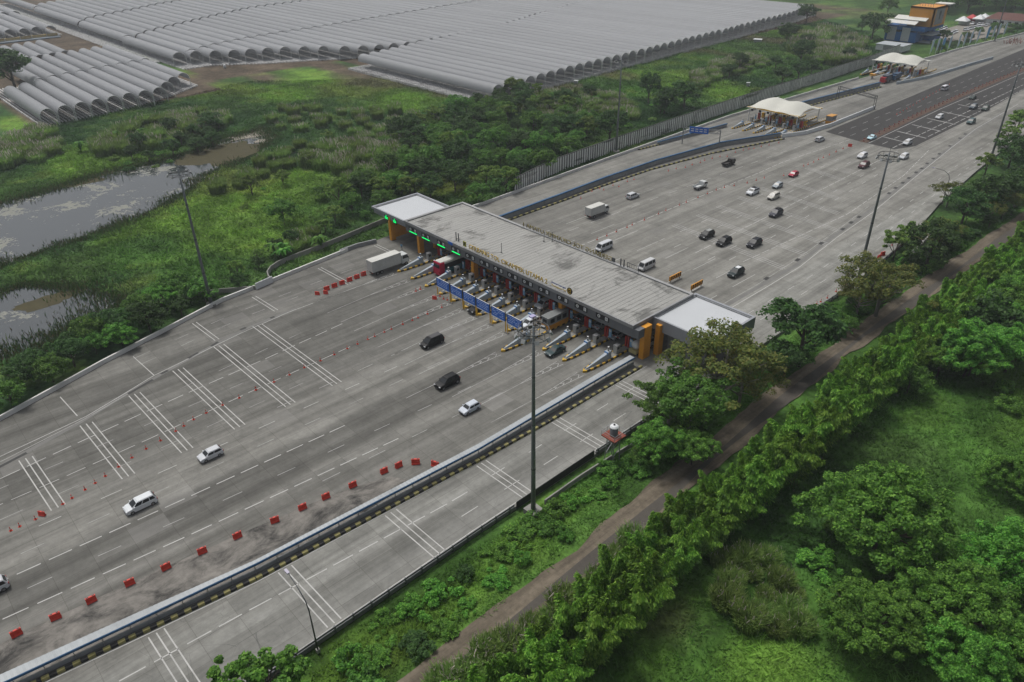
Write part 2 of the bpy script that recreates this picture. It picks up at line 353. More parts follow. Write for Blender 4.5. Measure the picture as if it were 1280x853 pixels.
g=NG('asphalt'); o=g.obj(); c=g.mix(g.noise(g.map(o,(.5,.015,1)),1,4),(.034,.033,.032),(.056,.054,.053)); c=g.mix(1,c,g.ramp(g.noise(o,1.2,5),[(.3,.85),(.7,1.15)]),'MULTIPLY'); MT['asphalt']=g.fin(c,.9,0,.2)
sheet('asphalt_highway',[(-13.8,168.8),(1,165.6),(12.7,164.8),(16.0,173.5),(15.4,230),(13,289.5),(10,420),(8,610),(-21,610),(-19,391),(-17,300),(-15.3,239)],MT['asphalt'],.004)
# muddy worn strip beside the red barriers
g=NG('worn concrete'); o=g.obj(); n=g.noise(g.map(o,(.30,.16,1)),1,7,.72,.5); n2=g.noise(o,.5,5,.7,.8)
c=g.ramp(n,[(.37,(.040,.039,.037)),(.45,(.105,.10,.092)),(.53,(.165,.156,.142)),(.66,(.215,.203,.185))]); c=g.mix(1,c,g.ramp(n2,[(.3,.7),(.6,1.1)]),'MULTIPLY'); MT['worn']=g.fin(c,.9,0,.2)
sheet('worn_shoulder',[(26.5,-115),(26.3,-100),(27.6,-86),(29.2,-72),(30.8,-60),(33.2,-52),(36.6,-50),(37.3,-62),(36.6,-74),(35.2,-88),(33.6,-102),(32.5,-115)],MT['worn'],.004)
g=NG('dirt road'); o=g.obj(); n=g.noise(g.map(o,(.55,.05,1)),1,5,.65); c=g.ramp(n,[(.35,(.076,.065,.050)),(.5,(.128,.108,.082)),(.65,(.172,.146,.112))]); c=g.mix(1,c,g.ramp(g.noise(o,1.5,5,.7),[(.3,.75),(.7,1.2)]),'MULTIPLY'); MT['dirt']=g.fin(c,.95,0,.1)
L=[];Rr=[]
for k in range(276):
    y=-130+k*2.0; x=interp(DIRT_C,y); e=lambda s:2.0*(float(fbm(np.array([y/6.]),np.array([s]),77)[0])-.5)
    L.append((x-2.3+e(1.5),y)); Rr.append((x+2.2+e(8.5),y))
b=MB(); m=len(L); b.add([(x,y,-.33) for x,y in L]+[(x,y,-.33) for x,y in Rr],[(i,m+i,m+i+1,i+1) for i in range(m-1)]); struct(b.build('dirt_road',MT['dirt']))
g=NG('tyre worn tar'); o=g.obj(); c=g.mix(g.noise(o,1.4,5,.7),(.055,.050,.044),(.098,.089,.077)); MT['tar']=g.fin(c,.9,0,.2)
b=MB()
for i in range(m-1):
    y0,y1=L[i][1],L[i+1][1]; x0=interp(DIRT_C,y0)+.55; x1=interp(DIRT_C,y1)+.55; w0=.95+.5*math.sin(y0*.13); w1=.95+.5*math.sin(y1*.13)
    b.quad((x0-w0*.5,y0,-.326),(x0+w0,y0,-.326),(x1+w1,y1,-.326),(x1-w1*.5,y1,-.326))
struct(b.build('tarred_track',MT['tar']))
# ---- painted markings, all one sheet
MT['mark']=mat('road paint',(.43,.43,.415),.7,0,.12,.8,dirt=.35); MT['markfade']=mat('worn road paint',(.35,.35,.34),.8,0,.2,.9,dirt=.7)
K=MB(); ZM=.009
def seg(x0,y0,x1,y1,wd=.15,m=0,z=ZM):
    d=Vector((x1-x0,y1-y0)); d.normalize(); nx,ny=-d.y*wd/2,d.x*wd/2
    K.m(m).quad((x0-nx,y0-ny,z),(x1-nx,y1-ny,z),(x1+nx,y1+ny,z),(x0+nx,y0+ny,z))
def dashes(pts,per,ln,wd=.15,m=0,ph=0.):
    y=pts[0][1]+ph
    while y+ln<=pts[-1][1]:
        seg(interp(pts,y),y,interp(pts,y+ln),y+ln,wd,m); y+=per
def poly(pts,wd=.15,m=0):
    for a,b in zip(pts,pts[1:]): seg(*a,*b,wd,m)
dashes([(14.9,-120.4),(15.8,-98.3),(16.7,-78),(17.6,-50)],3.77,2.8,.17,0,-.5)
dashes([(21.2,-120.6),(22.5,-101.6),(24.3,-80),(26.6,-45)],3.77,2.8,.17,0,.4)
dashes([(12.0,-106),(12.4,-86),(13.0,-50),(13.0,-26)],8.4,2.9,.11,1,.6); dashes([(18.9,-106),(19.8,-88.7),(21,-72),(23.3,-26)],8.4,2.9,.11,1,-.3)
dashes([(8.0,-104),(8.4,-80),(8.7,-28)],8.2,2.9,.12,0,2); dashes([(5.2,-56),(4.6,-24)],8.2,3.2,.12,1); dashes([(27.2,-60),(28.5,-24)],8,3,.11,1)
dashes([(-5.4,-122),(-6.9,-95.4),(-8.4,-81),(-9.7,-67),(-10.8,-50),(-12.5,-32)],3.77,2.75,.15,0,.2)
dashes([(-.2,-122),(-.6,-88.5),(-1.2,-74.5),(-2.5,-56),(-3.5,-36)],3.77,2.7,.13,0,.3)
dashes([(-4.2,-106),(-4.6,-87.3),(-5.4,-72),(-6.5,-44)],7.6,2.6,.1,1,1); dashes([(3.2,-106),(2.9,-90),(2.4,-70),(1.2,-42)],7.6,2.9,.1,1,.9); dashes([(-12,-66),(-15,-40)],7.6,2.9,.1,1)
poly([(-7,-125),(-12.9,-94.1),(-14.8,-80.9),(-17.3,-73.9),(-19.6,-67.9),(-23.2,-49.5),(-24.6,-38),(-24.9,-11)],.14); poly([(-6.2,-125),(-11.6,-93.4),(-14.3,-81),(-16.9,-73.2)],.12,1)
for Y0,xa in [(-100,-7.6),(-91.3,-9.6),(-81.5,-12.6),(-72.5,-16),(-63.7,-18.7),(-54.5,-21.7),(-45.3,-24.0)]:
    for d in (-.92,0,.92): seg(xa+d*.15,Y0+d,6.0,Y0+.6+d,.16)
for xa,xb,Y0,two in [(-24.2,-16,-82.4,0),(-29.2,-19.6,-68.2,0),(-34,-24,-54.3,1),(-36.5,-27,-40,1),(-39.5,-27.2,-22,1),(-41.5,-27.2,-5,1)]:
    for d in ((-.4,.4) if two else (0,)): seg(xa,Y0+d,xb,Y0+.5+d,.15)
for x in (-30.3,-33.4): dashes([(x+5,-68),(x+1.2,-46),(x,-20),(x-.5,-6)],8,3,.11,1)
for Y0 in (-104.5,-88.3,-72.3,-56.3,-40.0,-23.9,-8.0):
    xa=interp([(33.5,-112),(36.8,-89),(38.2,-75),(39.8,-45),(40.1,0)],Y0)+.5
    for d in (-.93,0,.93): seg(xa,Y0+d,50.7 if Y0>-80 else 51.6,Y0+.3+d,.16)
dashes([(40,-112),(41.8,-79.7),(42.6,-68.5),(43.8,-50),(43.9,-44)],3.77,2.85,.17,0,-.6); dashes([(43.6,-42),(43.2,0)],8,2.9,.13,0,1); dashes([(47.2,-49.5),(47.2,0)],8.1,3,.13)
poly([(33.6,-114),(35.6,-99.2),(36.9,-88.8),(38.4,-75.9),(39.7,-46),(40.35,-20),(40.4,0)],.14); poly([(52.6,-110),(51.3,-80),(50.4,-50),(50.2,-10)],.16)
ISL=[-24.7,-19.4,-14.1,-8.9,-4.4,-.2,4.2,8.8,13.2,18.2,23.3,28.6,33.8]
for i,x in enumerate(ISL):
    nose=-16.3 if i==9 else -10.2
    x0={0:-24.7,1:-18.6,2:-13.2,3:-8.2,4:-3.6,5:.4,6:4.8,7:9.2,8:13.6,9:18.2,10:23.4,11:28.6,12:33.6}[i]
    seg(x0,nose-22,x,nose-11,.12,1)
    seg(x,nose-11,x-.75,nose-.6,.12,1); seg(x,nose-11,x+.75,nose-.6,.12,1)
    for k in range(4):
        y=nose-1.4-k*1.9; ww=.62*(1-k*.18); seg(x-ww,y-.5,x,y+.45,.12,1); seg(x,y+.45,x+ww,y-.5,.12,1)
for Y0,xb in [(57.3,36),(67.8,35.5),(77,36),(87,34),(98.4,28),(109,23),(125,16)]:
    for d in (-.9,0,.9): seg(2.1,Y0+1.6+d,xb,Y0-1.6+d,.2,1)
dashes([(27.3,52),(29.8,98),(26.5,140),(21,172)],3.77,2.9,.16); dashes([(16.6,48),(16.1,67.4),(15.4,110),(14.2,165)],3.77,2.9,.16)
for x in (6,11,21,24.5): dashes([(x,46),(x,64),(x*.9,110),(x*.8,150)],9.2,2.8,.14,0,x%5)
for x in (-18,-9,-2,6,13.5,21.8,28,33): dashes([(x,24),(x,50)],15,9,.13,0,x%3)
dashes([(-14.2,28),(-13.8,71.5),(-12.6,109.7),(-10.5,166)],8.2,3.6,.14,0); dashes([(-5.6,30),(-5.7,81),(-5.5,111),(-6,127),(-3,166)],3.9,3.0,.18); dashes([(-20,28),(-19.6,70),(-17,110)],9,4,.1,1)
poly([(38.4,22),(38.2,45),(37.9,59),(35.5,81.1),(33.8,104.5),(28.7,147.8),(25,181),(22,209.7),(20,260)],.16); poly([(36.2,24),(36.1,45),(35.3,62),(33.3,85),(31,108)],.13,1)
for x in (42.1,45.3): dashes([(x,22),(x,60),(x-1.5,76),(x-4,110),(x-9,170),(x-12,230)],8.1,2.8,.13)
# asphalt paint
for x in (-9.6,-5.2): dashes([(x,170),(x-.6,240),(x-2,340),(x-3,600)],9.5,4.2,.16,1)
dashes([(7.2,168),(5.5,300),(2,600)],9.5,4.2,.17); dashes([(11.6,166),(10.2,260),(6,600)],4.8,3.6,.24); dashes([(14.2,188),(13.4,260),(9.5,420)],6,4.6,.2); poly([(3.4,166),(1.6,230),(1.4,333),(-1,600)],.2)
for Y0 in (176,186.5,199,212,226,242): seg(3.6,Y0+1,14.6,Y0-1,.55,1,.008)
struct(K.build('lane_markings',[MT['mark'],MT['markfade']]))
# dark drain gratings and the gutter they sit in
DB=MB()
def strip(mb,pts,wd,z):
    for (x0,y0),(x1,y1) in zip(pts,pts[1:]):
        d=Vector((x1-x0,y1-y0)).normalized(); nx,ny=-d.y*wd/2,d.x*wd/2
        mb.quad((x0-nx,y0-ny,z),(x1-nx,y1-ny,z),(x1+nx,y1+ny,z),(x0+nx,y0+ny,z))
GUT=mat('gutter concrete',(.16,.16,.152),.85,0,.15,.4,dirt=.3)
GL=[(-6,-125),(-10.4,-94),(-13.6,-82.5),(-17.2,-73),(-19.8,-64.5),(-23.0,-53.5),(-24.5,-46),(-24.95,-36)]; GR=[(37,26),(36.9,59),(34.5,82),(32.6,106),(27.8,150),(23.3,195),(20.6,240)]
strip(DB,GL,.8,.005); strip(DB,GR,1.0,.005); struct(DB.build('drain_gutter',GUT))
DARK=mat('drain grate',(.035,.035,.034),.7,0,.3,2)
DG=MB()
for (x0,y0,x1,y1) in [(-9.9,-95.5,-11.0,-90.8),(-16.8,-73.3,-18.4,-68.4),(-19.3,-66.6,-19.6,-65.2),(-21.2,-60.8,-21.9,-58.5),(-22.5,-55.7,-23.1,-54.0),(-24.6,-48.7,-24.7,-47.4),(-24.9,-42,-24.9,-41)]: strip(DG,[(x0,y0),(x1,y1)],.62,.0105)
for (x,y) in [(36.9,48),(36.6,62),(35.6,75),(34.9,87.3),(34.3,93.1),(33.9,98.3),(31.3,121.9),(30.6,127.6),(30.1,133.5),(29.5,139.1),(28.8,145.9),(28.4,150.9),(27.5,157.2),(26.8,163.6),(26.1,170.1),(24.9,181.7),(23.7,193.6),(23.0,200.3)]: strip(DG,[(x-.9,y-.9),(x-1.1,y+.9)],.9,.0105)
struct(DG.build('drain_grates',DARK))
# brown soil strip in the middle of the asphalt
SOIL=mat('red soil',(.085,.052,.038),.95,0,.35,.6)
BM=MB(); strip(BM,[(1.4,165.6),(-.6,215),(-1.4,260),(-1.2,333),(-3,420),(-5,600)],2.6,.012); struct(BM.build('median_soil',SOIL))
# bare ground by the far parking
sheet('parking_yard',[(-78,404),(-66,392),(-50,395),(-46,430),(-44,520),(-78,520),(-76,440)],mat('parking gravel',(.22,.205,.18),.9,0,.2,.3,dirt=.3),-.02)
# ================================================================ TOLL CANOPY
ORANGE=mat('orange paint',(.62,.27,.022),.55,0,.12,.5,dirt=.35); FASCIA=mat('grey cladding',(.13,.138,.15),.5,.2,.1,.4); CAP=mat('pale grey cladding',(.25,.255,.26),.5,.2,.1,.4,dirt=.3)
WHITE=mat('white paint',(.62,.64,.65),.5,0,.05,.5,dirt=.12); SOFF=mat('soffit',(.055,.057,.06),.8); STEEL=mat('galvanised steel',(.30,.31,.32),.45,.6,.12,2); DSTEEL=mat('dark steel',(.085,.09,.095),.55,.4,.15,2); BLACK=mat('black',(.018,.018,.02),.6); CONC=mat('raw concrete',(.23,.227,.21),.9,0,.14,.7,dirt=.45); PALEC=mat('pale concrete',(.40,.40,.385),.85,0,.1,.5,dirt=.45)
YELLOW=mat('yellow paint',(.60,.36,.03),.6,0,.12,1,dirt=.3); RED=mat('red paint',(.42,.035,.025),.5,0,.15,1,dirt=.2); BLUE=mat('blue sign',(.012,.12,.52),.45,0,.06,.5); SKYB=mat('pale blue paint',(.22,.40,.58),.5,0,.08,1); GLASS=mat('dark glass',(.014,.017,.020),.28,0,.1,1,spec=.35); GREYW=mat('grey wall',(.27,.28,.285),.8,0,.1,.5,dirt=.3); PALEB=mat('pale blue grey',(.34,.39,.43),.6,0,.08,.8,dirt=.3); DBLUE=mat('deep blue paint',(.02,.085,.19),.5,0,.12,.6,dirt=.2)
GREEN=glow('green led',(.0,.9,.16),.9); MAROON=mat('rust paint',(.22,.06,.04),.8,0,.25,2)
g=NG('ribbed roof'); o=g.obj(); n=g.noise(g.map(o,(.9,.10,1)),1,5,.7); n2=g.noise(g.map(o,(.16,.13,1)),1,5,.72,.6)
c=g.ramp(n,[(.3,(.24,.24,.228)),(.55,(.295,.295,.28)),(.75,(.33,.33,.315))]); c=g.mix(g.rng(n2,.535,.64,0,.85),c,(.10,.10,.093)); c=g.mix(g.rng(g.noise(g.map(o,(.8,.12,1),(9,3,0)),1,4,.7),.66,.76,0,.6),c,(.24,.19,.13)); ROOF=g.fin(c,.6,.1,.3)
canopy=thing('toll_canopy','long flat toll plaza canopy with ribbed grey roof, white end wings and orange columns','toll canopy',(0,0,0))
X0,X1,Y0,Y1=-34.,37.3,-1.,17.4; ZT,ZF=7.6,5.05
b=MB().box(X0+.5,Y0+.5,6.9,X1-.5,Y1-.5,7.2)
x=X0+1.1
while x<X1-.9: b.hexa([(x-.2,Y0+.55,7.2),(x+.2,Y0+.55,7.2),(x+.2,Y1-.55,7.2),(x-.2,Y1-.55,7.2)],[(x-.1,Y0+.55,7.26),(x+.1,Y0+.55,7.26),(x+.1,Y1-.55,7.26),(x-.1,Y1-.55,7.26)]); x+=1.05
b.build('ribbed_roof',ROOF,canopy)
b=MB()                                      # parapet ring with a sloped top
def ring(b,x0,y0,x1,y1,zt,zb,w=.5,dz=.12):
    b.hexa([(x0,y0,zb),(x1,y0,zb),(x1-w,y0+w,zb),(x0+w,y0+w,zb)],[(x0,y0,zt),(x1,y0,zt),(x1-w,y0+w,zt-dz),(x0+w,y0+w,zt-dz)])
    b.hexa([(x1,y0,zb),(x1,y1,zb),(x1-w,y1-w,zb),(x1-w,y0+w,zb)],[(x1,y0,zt),(x1,y1,zt),(x1-w,y1-w,zt-dz),(x1-w,y0+w,zt-dz)])
    b.hexa([(x1,y1,zb),(x0,y1,zb),(x0+w,y1-w,zb),(x1-w,y1-w,zb)],[(x1,y1,zt),(x0,y1,zt),(x0+w,y1-w,zt-dz),(x1-w,y1-w,zt-dz)])
    b.hexa([(x0,y1,zb),(x0,y0,zb),(x0+w,y0+w,zb),(x0+w,y1-w,zb)],[(x0,y1,zt),(x0,y0,zt),(x0+w,y0+w,zt-dz),(x0+w,y1-w,zt-dz)])
ring(b,X0,Y0,X1,Y1,ZT,6.95); b.build('parapet',CAP,canopy)
b=MB(); b.box(X0+.3,Y0+.22,ZF,X1,Y0+.5,6.95).box(X1-.4,Y0+.5,ZF,X1,Y1-.25,6.95).box(X0+.3,Y1-.5,ZF,X1-.4,Y1-.22,6.95)
x=X0+.3
while x<X1-1: b.box(x,Y0+.19,ZF,x+.05,Y0+.22,6.95); x+=1.8
b.build('fascia',FASCIA,canopy)
MB().box(X0+.4,Y0+.5,6.6,X1-.4,Y1-.5,6.88).build('soffit',SOFF,canopy)
def wing(x0,y0,x1,y1,zt,zb):
    b=MB(); ring(b,x0,y0,x1,y1,zt,zb,.45,.05); o=b.build('wing_parapet',mat('wing cladding',(.27,.285,.31),.5,.2,.08,.4),canopy)
    MB().box(x0+.45,y0+.45,zt-.75,x1-.45,y1-.45,zt-.42).build('wing_roof',mat('wing membrane',(.46,.48,.50),.45,.0,.04,.2,dirt=.04),canopy)
    b=MB(); w=.43
    for (p,q) in (((x0+.46,y1-.46),(x1-.46,y1-.46)),((x0+.46,y0+.46),(x0+.46,y1-.46))): b.bar((*p,zt-.3),(*q,zt-.3),.5,.25)
    b.build('wing_gutter',STEEL,canopy)
wing(-48.7,-.6,-33.56,13.8,7.15,6.55); wing(36.83,4.9,50.3,18.6,7.2,4.8)
MB().box(-48.2,-.35,5.55,-34.1,-.1,6.55).box(-48.2,-.1,5.55,-47.9,13.3,6.55).build('wing_fascia',mat('wing panel',(.235,.245,.265),.5,.1,.06,.3),canopy)
for (x,y) in [(-41.4,.2),(-29.8,.5),(-9.5,.6),(17.7,.9),(-41.3,12.6),(-29.8,15.4),(-9.5,15.4),(17.7,15.4),(38.6,15.4),(-9.5,5.2),(17.7,5.2),(-29.8,5.2),(48.6,8.0),(48.6,16)]:
    b=MB().box(x-.46,y-.66,0,x+.46,y+.66,6.6); b.box(x-.52,y-.3,.02,x-.46,y+.3,6.5).box(x+.46,y-.3,.02,x+.52,y+.3,6.5); b.build('column',ORANGE,canopy)
MB().box(-41.6,1.0,.5,-41.2,12,6.4).build('wall_panel',ORANGE,canopy)
MB().box(37.45,1.1,0,38.5,3.1,6.8).build('column',ORANGE,canopy); MB().box(38.5,4.2,0,39.5,5.6,6.4).build('column',ORANGE,canopy); MB().box(37.301,-.76,5.1,38.5,.9,6.9).build('fascia_end',FASCIA,canopy)
b=MB()
for k in range(7): b.box(40+k*1.2,6.4,0,41.1+k*1.2,6.5,4.4)
b.build('glazed_screen',mat('smoky panel',(.16,.17,.17),.3),canopy); MB().box(39.9,6.3,4.4,48.5,6.62,5.9).build('screen_beam',ORANGE,canopy)
# lane signs on the fascia: two white discs/digits with an unlit display between them
s1,s2=12.54,12.19
PAIRS=[(470+545/s1,262+305/s1,470+620/s1,262+342/s1),(470+745/s1,262+402/s1,470+820/s1,262+437/s1),(470+988/s1,262+510/s1,470+1060/s1,262+550/s1),(560+85/s2,300+140/s2,560+160/s2,300+170/s2),(560+300/s2,300+240/s2,560+383/s2,300+278/s2),(560+517/s2,300+338/s2,560+603/s2,300+378/s2),(560+730/s2,300+435/s2,560+815/s2,300+475/s2),(560+943/s2,300+533/s2,560+1030/s2,300+574/s2),(630+315/s2,330+268/s2,630+408/s2,330+312/s2),(630+567/s2,330+388/s2,630+660/s2,330+432/s2),(630+848/s2,330+513/s2,630+948/s2,330+560/s2),(640+525/6.4,370+80/6.4,640+585/6.4,370+108/6.4),(640+697/6.4,370+157/6.4,640+757/6.4,370+188/6.4)]
DIG=['8','8','8','8','8','2','8','2','2','8','2','2','8']
def onfront(px,py,y=Y0+.2):                 # X,Z on the canopy's front plane
    d=at(px,py,0)-Vector(CAMP); t=(y-CAMP[1])/d.y; p=Vector(CAMP)+d*t; return p.x,p.z
t2={d:text_mesh(d,.52,.02,BLACK) for d in '28'}
for i,(ax,ay,bx,by) in enumerate(PAIRS):
    xa,za=onfront(ax,ay); xb,zb=onfront(bx,by); z=(za+zb)/2
    yy=Y0+.13
    MB().box(xa-.75,yy,z-.55,xb+.6,yy+.05,z+.5).build('sign_board',BLACK,canopy)
    b=MB(); b.tube([(xa,yy-.04,z),(xa,yy-.0,z)],.34,14); b.build('round_sign',WHITE,canopy)
    MB().box(xa-.12,yy-.055,z-.16,xa+.12,yy-.041,z+.16).build('round_sign_mark',DSTEEL,canopy)
    p=MB().box(xb-.31,yy-.04,z-.36,xb+.31,yy,z+.36).build('number_plate',WHITE,canopy)
    d=link('number',t2[DIG[i]],p,(xb,yy-.055,z-.19)); d.rotation_euler=(PI/2,0,0)
    if i<4: MB().box(xa-.55,yy-.05,z-.80,xb+.5,yy-.0,z-.58).build('green_light_bar',GREEN,canopy)
for (px,py) in [(484,278.5),(494.5,284.5)]:
    x,z=onfront(px,py,-.4)
    p=MB().box(x-.85,-.5,5.2,x+.85,-.38,6.75).build('led_board',BLACK,canopy)
    q=MB(); 
    q.box(x-.2,-.53,6.3,x+.15,-.5,6.5)
    for r in range(2):
        for k in range(4): q.box(x-.6+k*.32,-.53,5.85-r*.36,x-.36+k*.32,-.5,6.1-r*.36)
    q.build('led_text',GREEN,p)
x,z=onfront(564,306); MB().box(x-.8,-1.06,6.95,x+.8,-1.01,7.55).build('blue_plate',BLUE,canopy)
# roof lettering
LETT=mat('yellow lettering',(.50,.33,.03),.5,0,.1,1); LBACK=mat('lettering backs',(.23,.19,.06),.6,0,.2,1)
def fit_text(s,x0,x1,y,z,h,m,rear=False,name='roof_lettering'):
    me=text_mesh(s,1,.12,m,'LEFT'); xs=[v.co.x for v in me.vertices]; ys=[v.co.y for v in me.vertices]
    w0,h0=max(xs)-min(xs),max(ys)-min(ys)
    for v in me.vertices: v.co=((v.co.x-min(xs))*(x1-x0)/w0,(v.co.y-min(ys))*h/h0,v.co.z)
    o=link(name,me,canopy,(x0,y,z)); o.rotation_euler=(PI/2,0,0)
    if rear: o.location=(x1,y,z); o.rotation_euler=(PI/2,0,PI)
    return o
def X(px,py,y=-.6): return onfront(px,py,y)[0]
fit_text('GERBANG TOL CIKAMPEK UTAMA 2',X(586,309),X(684,353),-.55,7.85,1.0,LETT)
fit_text('Jasamarga',X(689,349),X(707,357),-.55,8.5,.45,mat('blue lettering',(.10,.13,.26),.5)); fit_text('Transjawa Tol',X(689,355),X(707,362),-.55,7.85,.42,LETT)
xx=X(712,361); b=MB(); b.tube([(xx,-.5,8.5),(xx,-.62,8.5)],.72,20); b.build('round_emblem',BLACK,canopy); b=MB()
for k in range(14):
    t0=.6+k*.36; t1=t0+.36; b.bar((xx+.45*math.cos(t0),-.65,8.5+.45*math.sin(t0)),(xx+.45*math.cos(t1),-.65,8.5+.45*math.sin(t1)),.06,.16)
b.bar((xx,-.65,8.5),(xx+.4,-.65,8.5),.06,.14); b.build('emblem_ring',LETT,canopy)
xx=X(580.5,303); MB().box(xx-.5,-.62,7.8,xx+.5,-.5,9.0).build('emblem_plate',mat('olive plate',(.30,.30,.04),.5),canopy); MB().bar((xx-.3,-.65,8.1),(xx+.3,-.65,8.6),.05,.2).bar((xx-.3,-.65,8.5),(xx+.1,-.65,8.8),.05,.14).build('emblem_mark',BLACK,canopy)
b=MB(); b.bar((X(586,309),-.5,7.8),(X(708,362),-.5,7.8),.06)
for k in range(24): xq=X(586,309)+k*1.1; b.bar((xq,-.5,7.45),(xq,-.5,8.6),.05).bar((xq,-.5,8.5),(xq,.6,7.3),.04)
b.build('lettering_frame',STEEL,canopy)
def XR(px,py): return onfront(px,py,Y1)[0]
fit_text('GERBANG TOL CIKAMPEK UTAMA 1',XR(655,279),XR(766,324),Y1-.2,7.65,.95,LBACK,True,'rear_lettering')
b=MB(); 
for k in range(22): xq=XR(655,279)+k*1.2; b.bar((xq,Y1-.3,7.3),(xq,Y1-.3,8.4),.05)
b.build('rear_lettering_frame',DSTEEL,canopy)
xq=XR(768,323); MB().box(xq-.45,Y1-.3,7.7,xq+.45,Y1-.2,8.6).build('rear_plate',DSTEEL,canopy)
xa,xb=XR(785,331),XR(799,336); b=MB(); b.bar((xa,Y1-.2,7.5),(xa,Y1-.2,8.8),.09).bar((xb,Y1-.2,7.5),(xb,Y1-.2,8.8),.09).bar((xa,Y1-.2,8.8),(xb,Y1-.2,8.8),.09).bar((xa,Y1-.2,7.9),(xb,Y1-.2,7.9),.09)
for k in range(1,5): b.bar((xa+(xb-xa)*k/5,Y1-.2,7.9),(xa+(xb-xa)*k/5,Y1-.2,8.8),.04)
b.build('rear_sign_frame',DSTEEL,canopy)
for (px,py,y,h) in [(570.5,297,1.0,2.0),(573.5,298,1.0,2.0),(776,322,Y1-.3,1.9),(780,324,Y1-.3,1.9)]:
    x=onfront(px,py+6,y)[0]; MB().box(x-.13,y-.05,7.25,x+.13,y+.05,7.25+h).build('roof_mast_board',DSTEEL,canopy)
for (px,py) in [(680,302),(690.5,302),(627,316)]:
    p=at(px,py,7.3); b=MB().tube([(p.x,p.y,7.2),(p.x,p.y,9.6)],.06,6).bar((p.x-.35,p.y,7.3),(p.x+.35,p.y,7.3),.1); b.build('roof_pole',DSTEEL,canopy)
# ================================================================ ISLANDS AND LANE EQUIPMENT
def striped(name,c1,c2,per,axis=1,rough=.7):
    g=NG(name); o=g.obj(); s=g.n('SeparateXYZ'); g.l(o,s.inputs[0])
    f=g.math('FRACT',g.math('DIVIDE',s.outputs[axis],per)); f=g.math('GREATER_THAN',f,.5)
    c=g.mix(f,c1,c2); d=g.noise(o,1.6,5,.7); c=g.mix(g.rng(d,.5,.75,0,.5),c,(.10,.095,.085)); return g.fin(c,rough,0,.3)
KERB=striped('striped kerb paint',(.55,.34,.03),(.02,.02,.02),1.5); SPIR=striped('banded paint',(.62,.63,.63),(.03,.03,.03),.42,2); BARM=striped('barrier stripes',(.7,.7,.68),(.5,.03,.03),1.0,0)
def island(name='toll_island'):
    t=thing(name,'x','toll island',(0,0,0))
    out=[(0,0),(.42,.55),(.7,2.2),(.85,5),(.9,9),(.9,33),(.7,36),(0,37.2)]; P=out+[(-x,y) for x,y in out[-2:0:-1]]
    inn=[(0,.5),(.3,.9),(.48,2.4),(.62,5),(.66,9),(.66,33),(.5,35.6),(0,36.6)]; Q=inn+[(-x,y) for x,y in inn[-2:0:-1]]
    n=len(P); b=MB(); b.add([(x,y,0) for x,y in P]+[(x,y,.38) for x,y in P]+[(x,y,.38) for x,y in Q],[(i,(i+1)%n,n+(i+1)%n,n+i) for i in range(n)]+[(n+i,n+(i+1)%n,2*n+(i+1)%n,2*n+i) for i in range(n)])
    b.build('kerb',KERB,t); b=MB(); b.add([(x,y,.376) for x,y in Q],[tuple(range(n))]); b.build('island_top',CONC,t)
    b=MB(); b.hexa([(-.1,.9,.37),(.1,.9,.37),(.52,6.4,.37),(-.52,6.4,.37)],[(-.08,.9,.55),(.08,.9,.55),(.34,6.4,1.5),(-.34,6.4,1.5)]); b.hexa([(-.55,6.4,.37),(.55,6.4,.37),(.5,7.3,.37),(-.5,7.3,.37)],[(-.5,6.4,1.75),(.5,6.4,1.75),(.42,7.3,1.75),(-.42,7.3,1.75)]); b.build('crash_nose',PALEB,t)
    s=MB().box(-.42,6.30,1.0,.42,6.395,1.75).build('arrow_plate',mat('plate blue',(.03,.16,.42),.5),t); MB().bar((0,6.28,1.62),(-.2,6.28,1.2),.03,.1).build('arrow',WHITE,s)
    MB().cyl((0,6.9,1.74),.17,.9,10).build('banded_post',SPIR,t)
    return t
isl=island(); side=['left end of the toll row','second from the left end','third from the left','fourth from the left, near the orange column','fifth from the left','sixth from the left','seventh from the left','eighth from the left','ninth from the left','beside the grey and orange booth','third from the right end','second from the right end','right end of the toll row']
for i,x in enumerate(ISL):
    lab='striped kerb toll island with pale crash nose, '+side[i]
    loc=(x,-10.2 if i!=9 else -16.2,0)
    if i==0: isl.location=loc; isl['label']=lab; isl['group']='toll islands under the main canopy'
    else: dup(isl,loc,label=lab)
ORDN=['leftmost','second','third','fourth','fifth','sixth','seventh','eighth','ninth','tenth','eleventh','twelfth','rightmost']
def cabinet():
    t=thing('payment_cabinet','x','payment machine',(0,0,0)); MB().box(-.42,-.5,.38,.42,.5,2.0).build('housing',mat('cabinet grey',(.36,.37,.37),.5,.1,.08,1,dirt=.2),t); MB().box(.42,-.3,1.2,.44,.3,1.7).build('screen',GLASS,t); MB().box(-.46,-.55,2.0,.46,.55,2.06).build('lid',CAP,t); return t
def gatepost():
    t=thing('lane_gate','x','lane barrier',(0,0,0)); MB().box(-.45,-.3,.38,-.12,.3,2.6).box(.12,-.3,.38,.45,.3,2.6).build('red_cabinet',RED,t); MB().box(-.1,.4,.38,.1,.6,3.6).build('lamp_post',STEEL,t)
    MB().box(.45,-.05,1.25,3.3,.05,1.35).build('barrier_arm',BARM,t); MB().box(-.12,-.1,.38,.12,.1,2.3).build('core',BLACK,t); return t
def heightboard():
    t=thing('lane_information_board','x','information board',(0,0,0)); MB().box(-.32,-.06,.9,.32,.06,2.6).build('board',SKYB,t); MB().cyl((0,.1,.38),.05,1.6,6).build('post',STEEL,t); MB().box(-.26,-.075,2.05,.26,-.06,2.45).build('white_panel',WHITE,t); return t
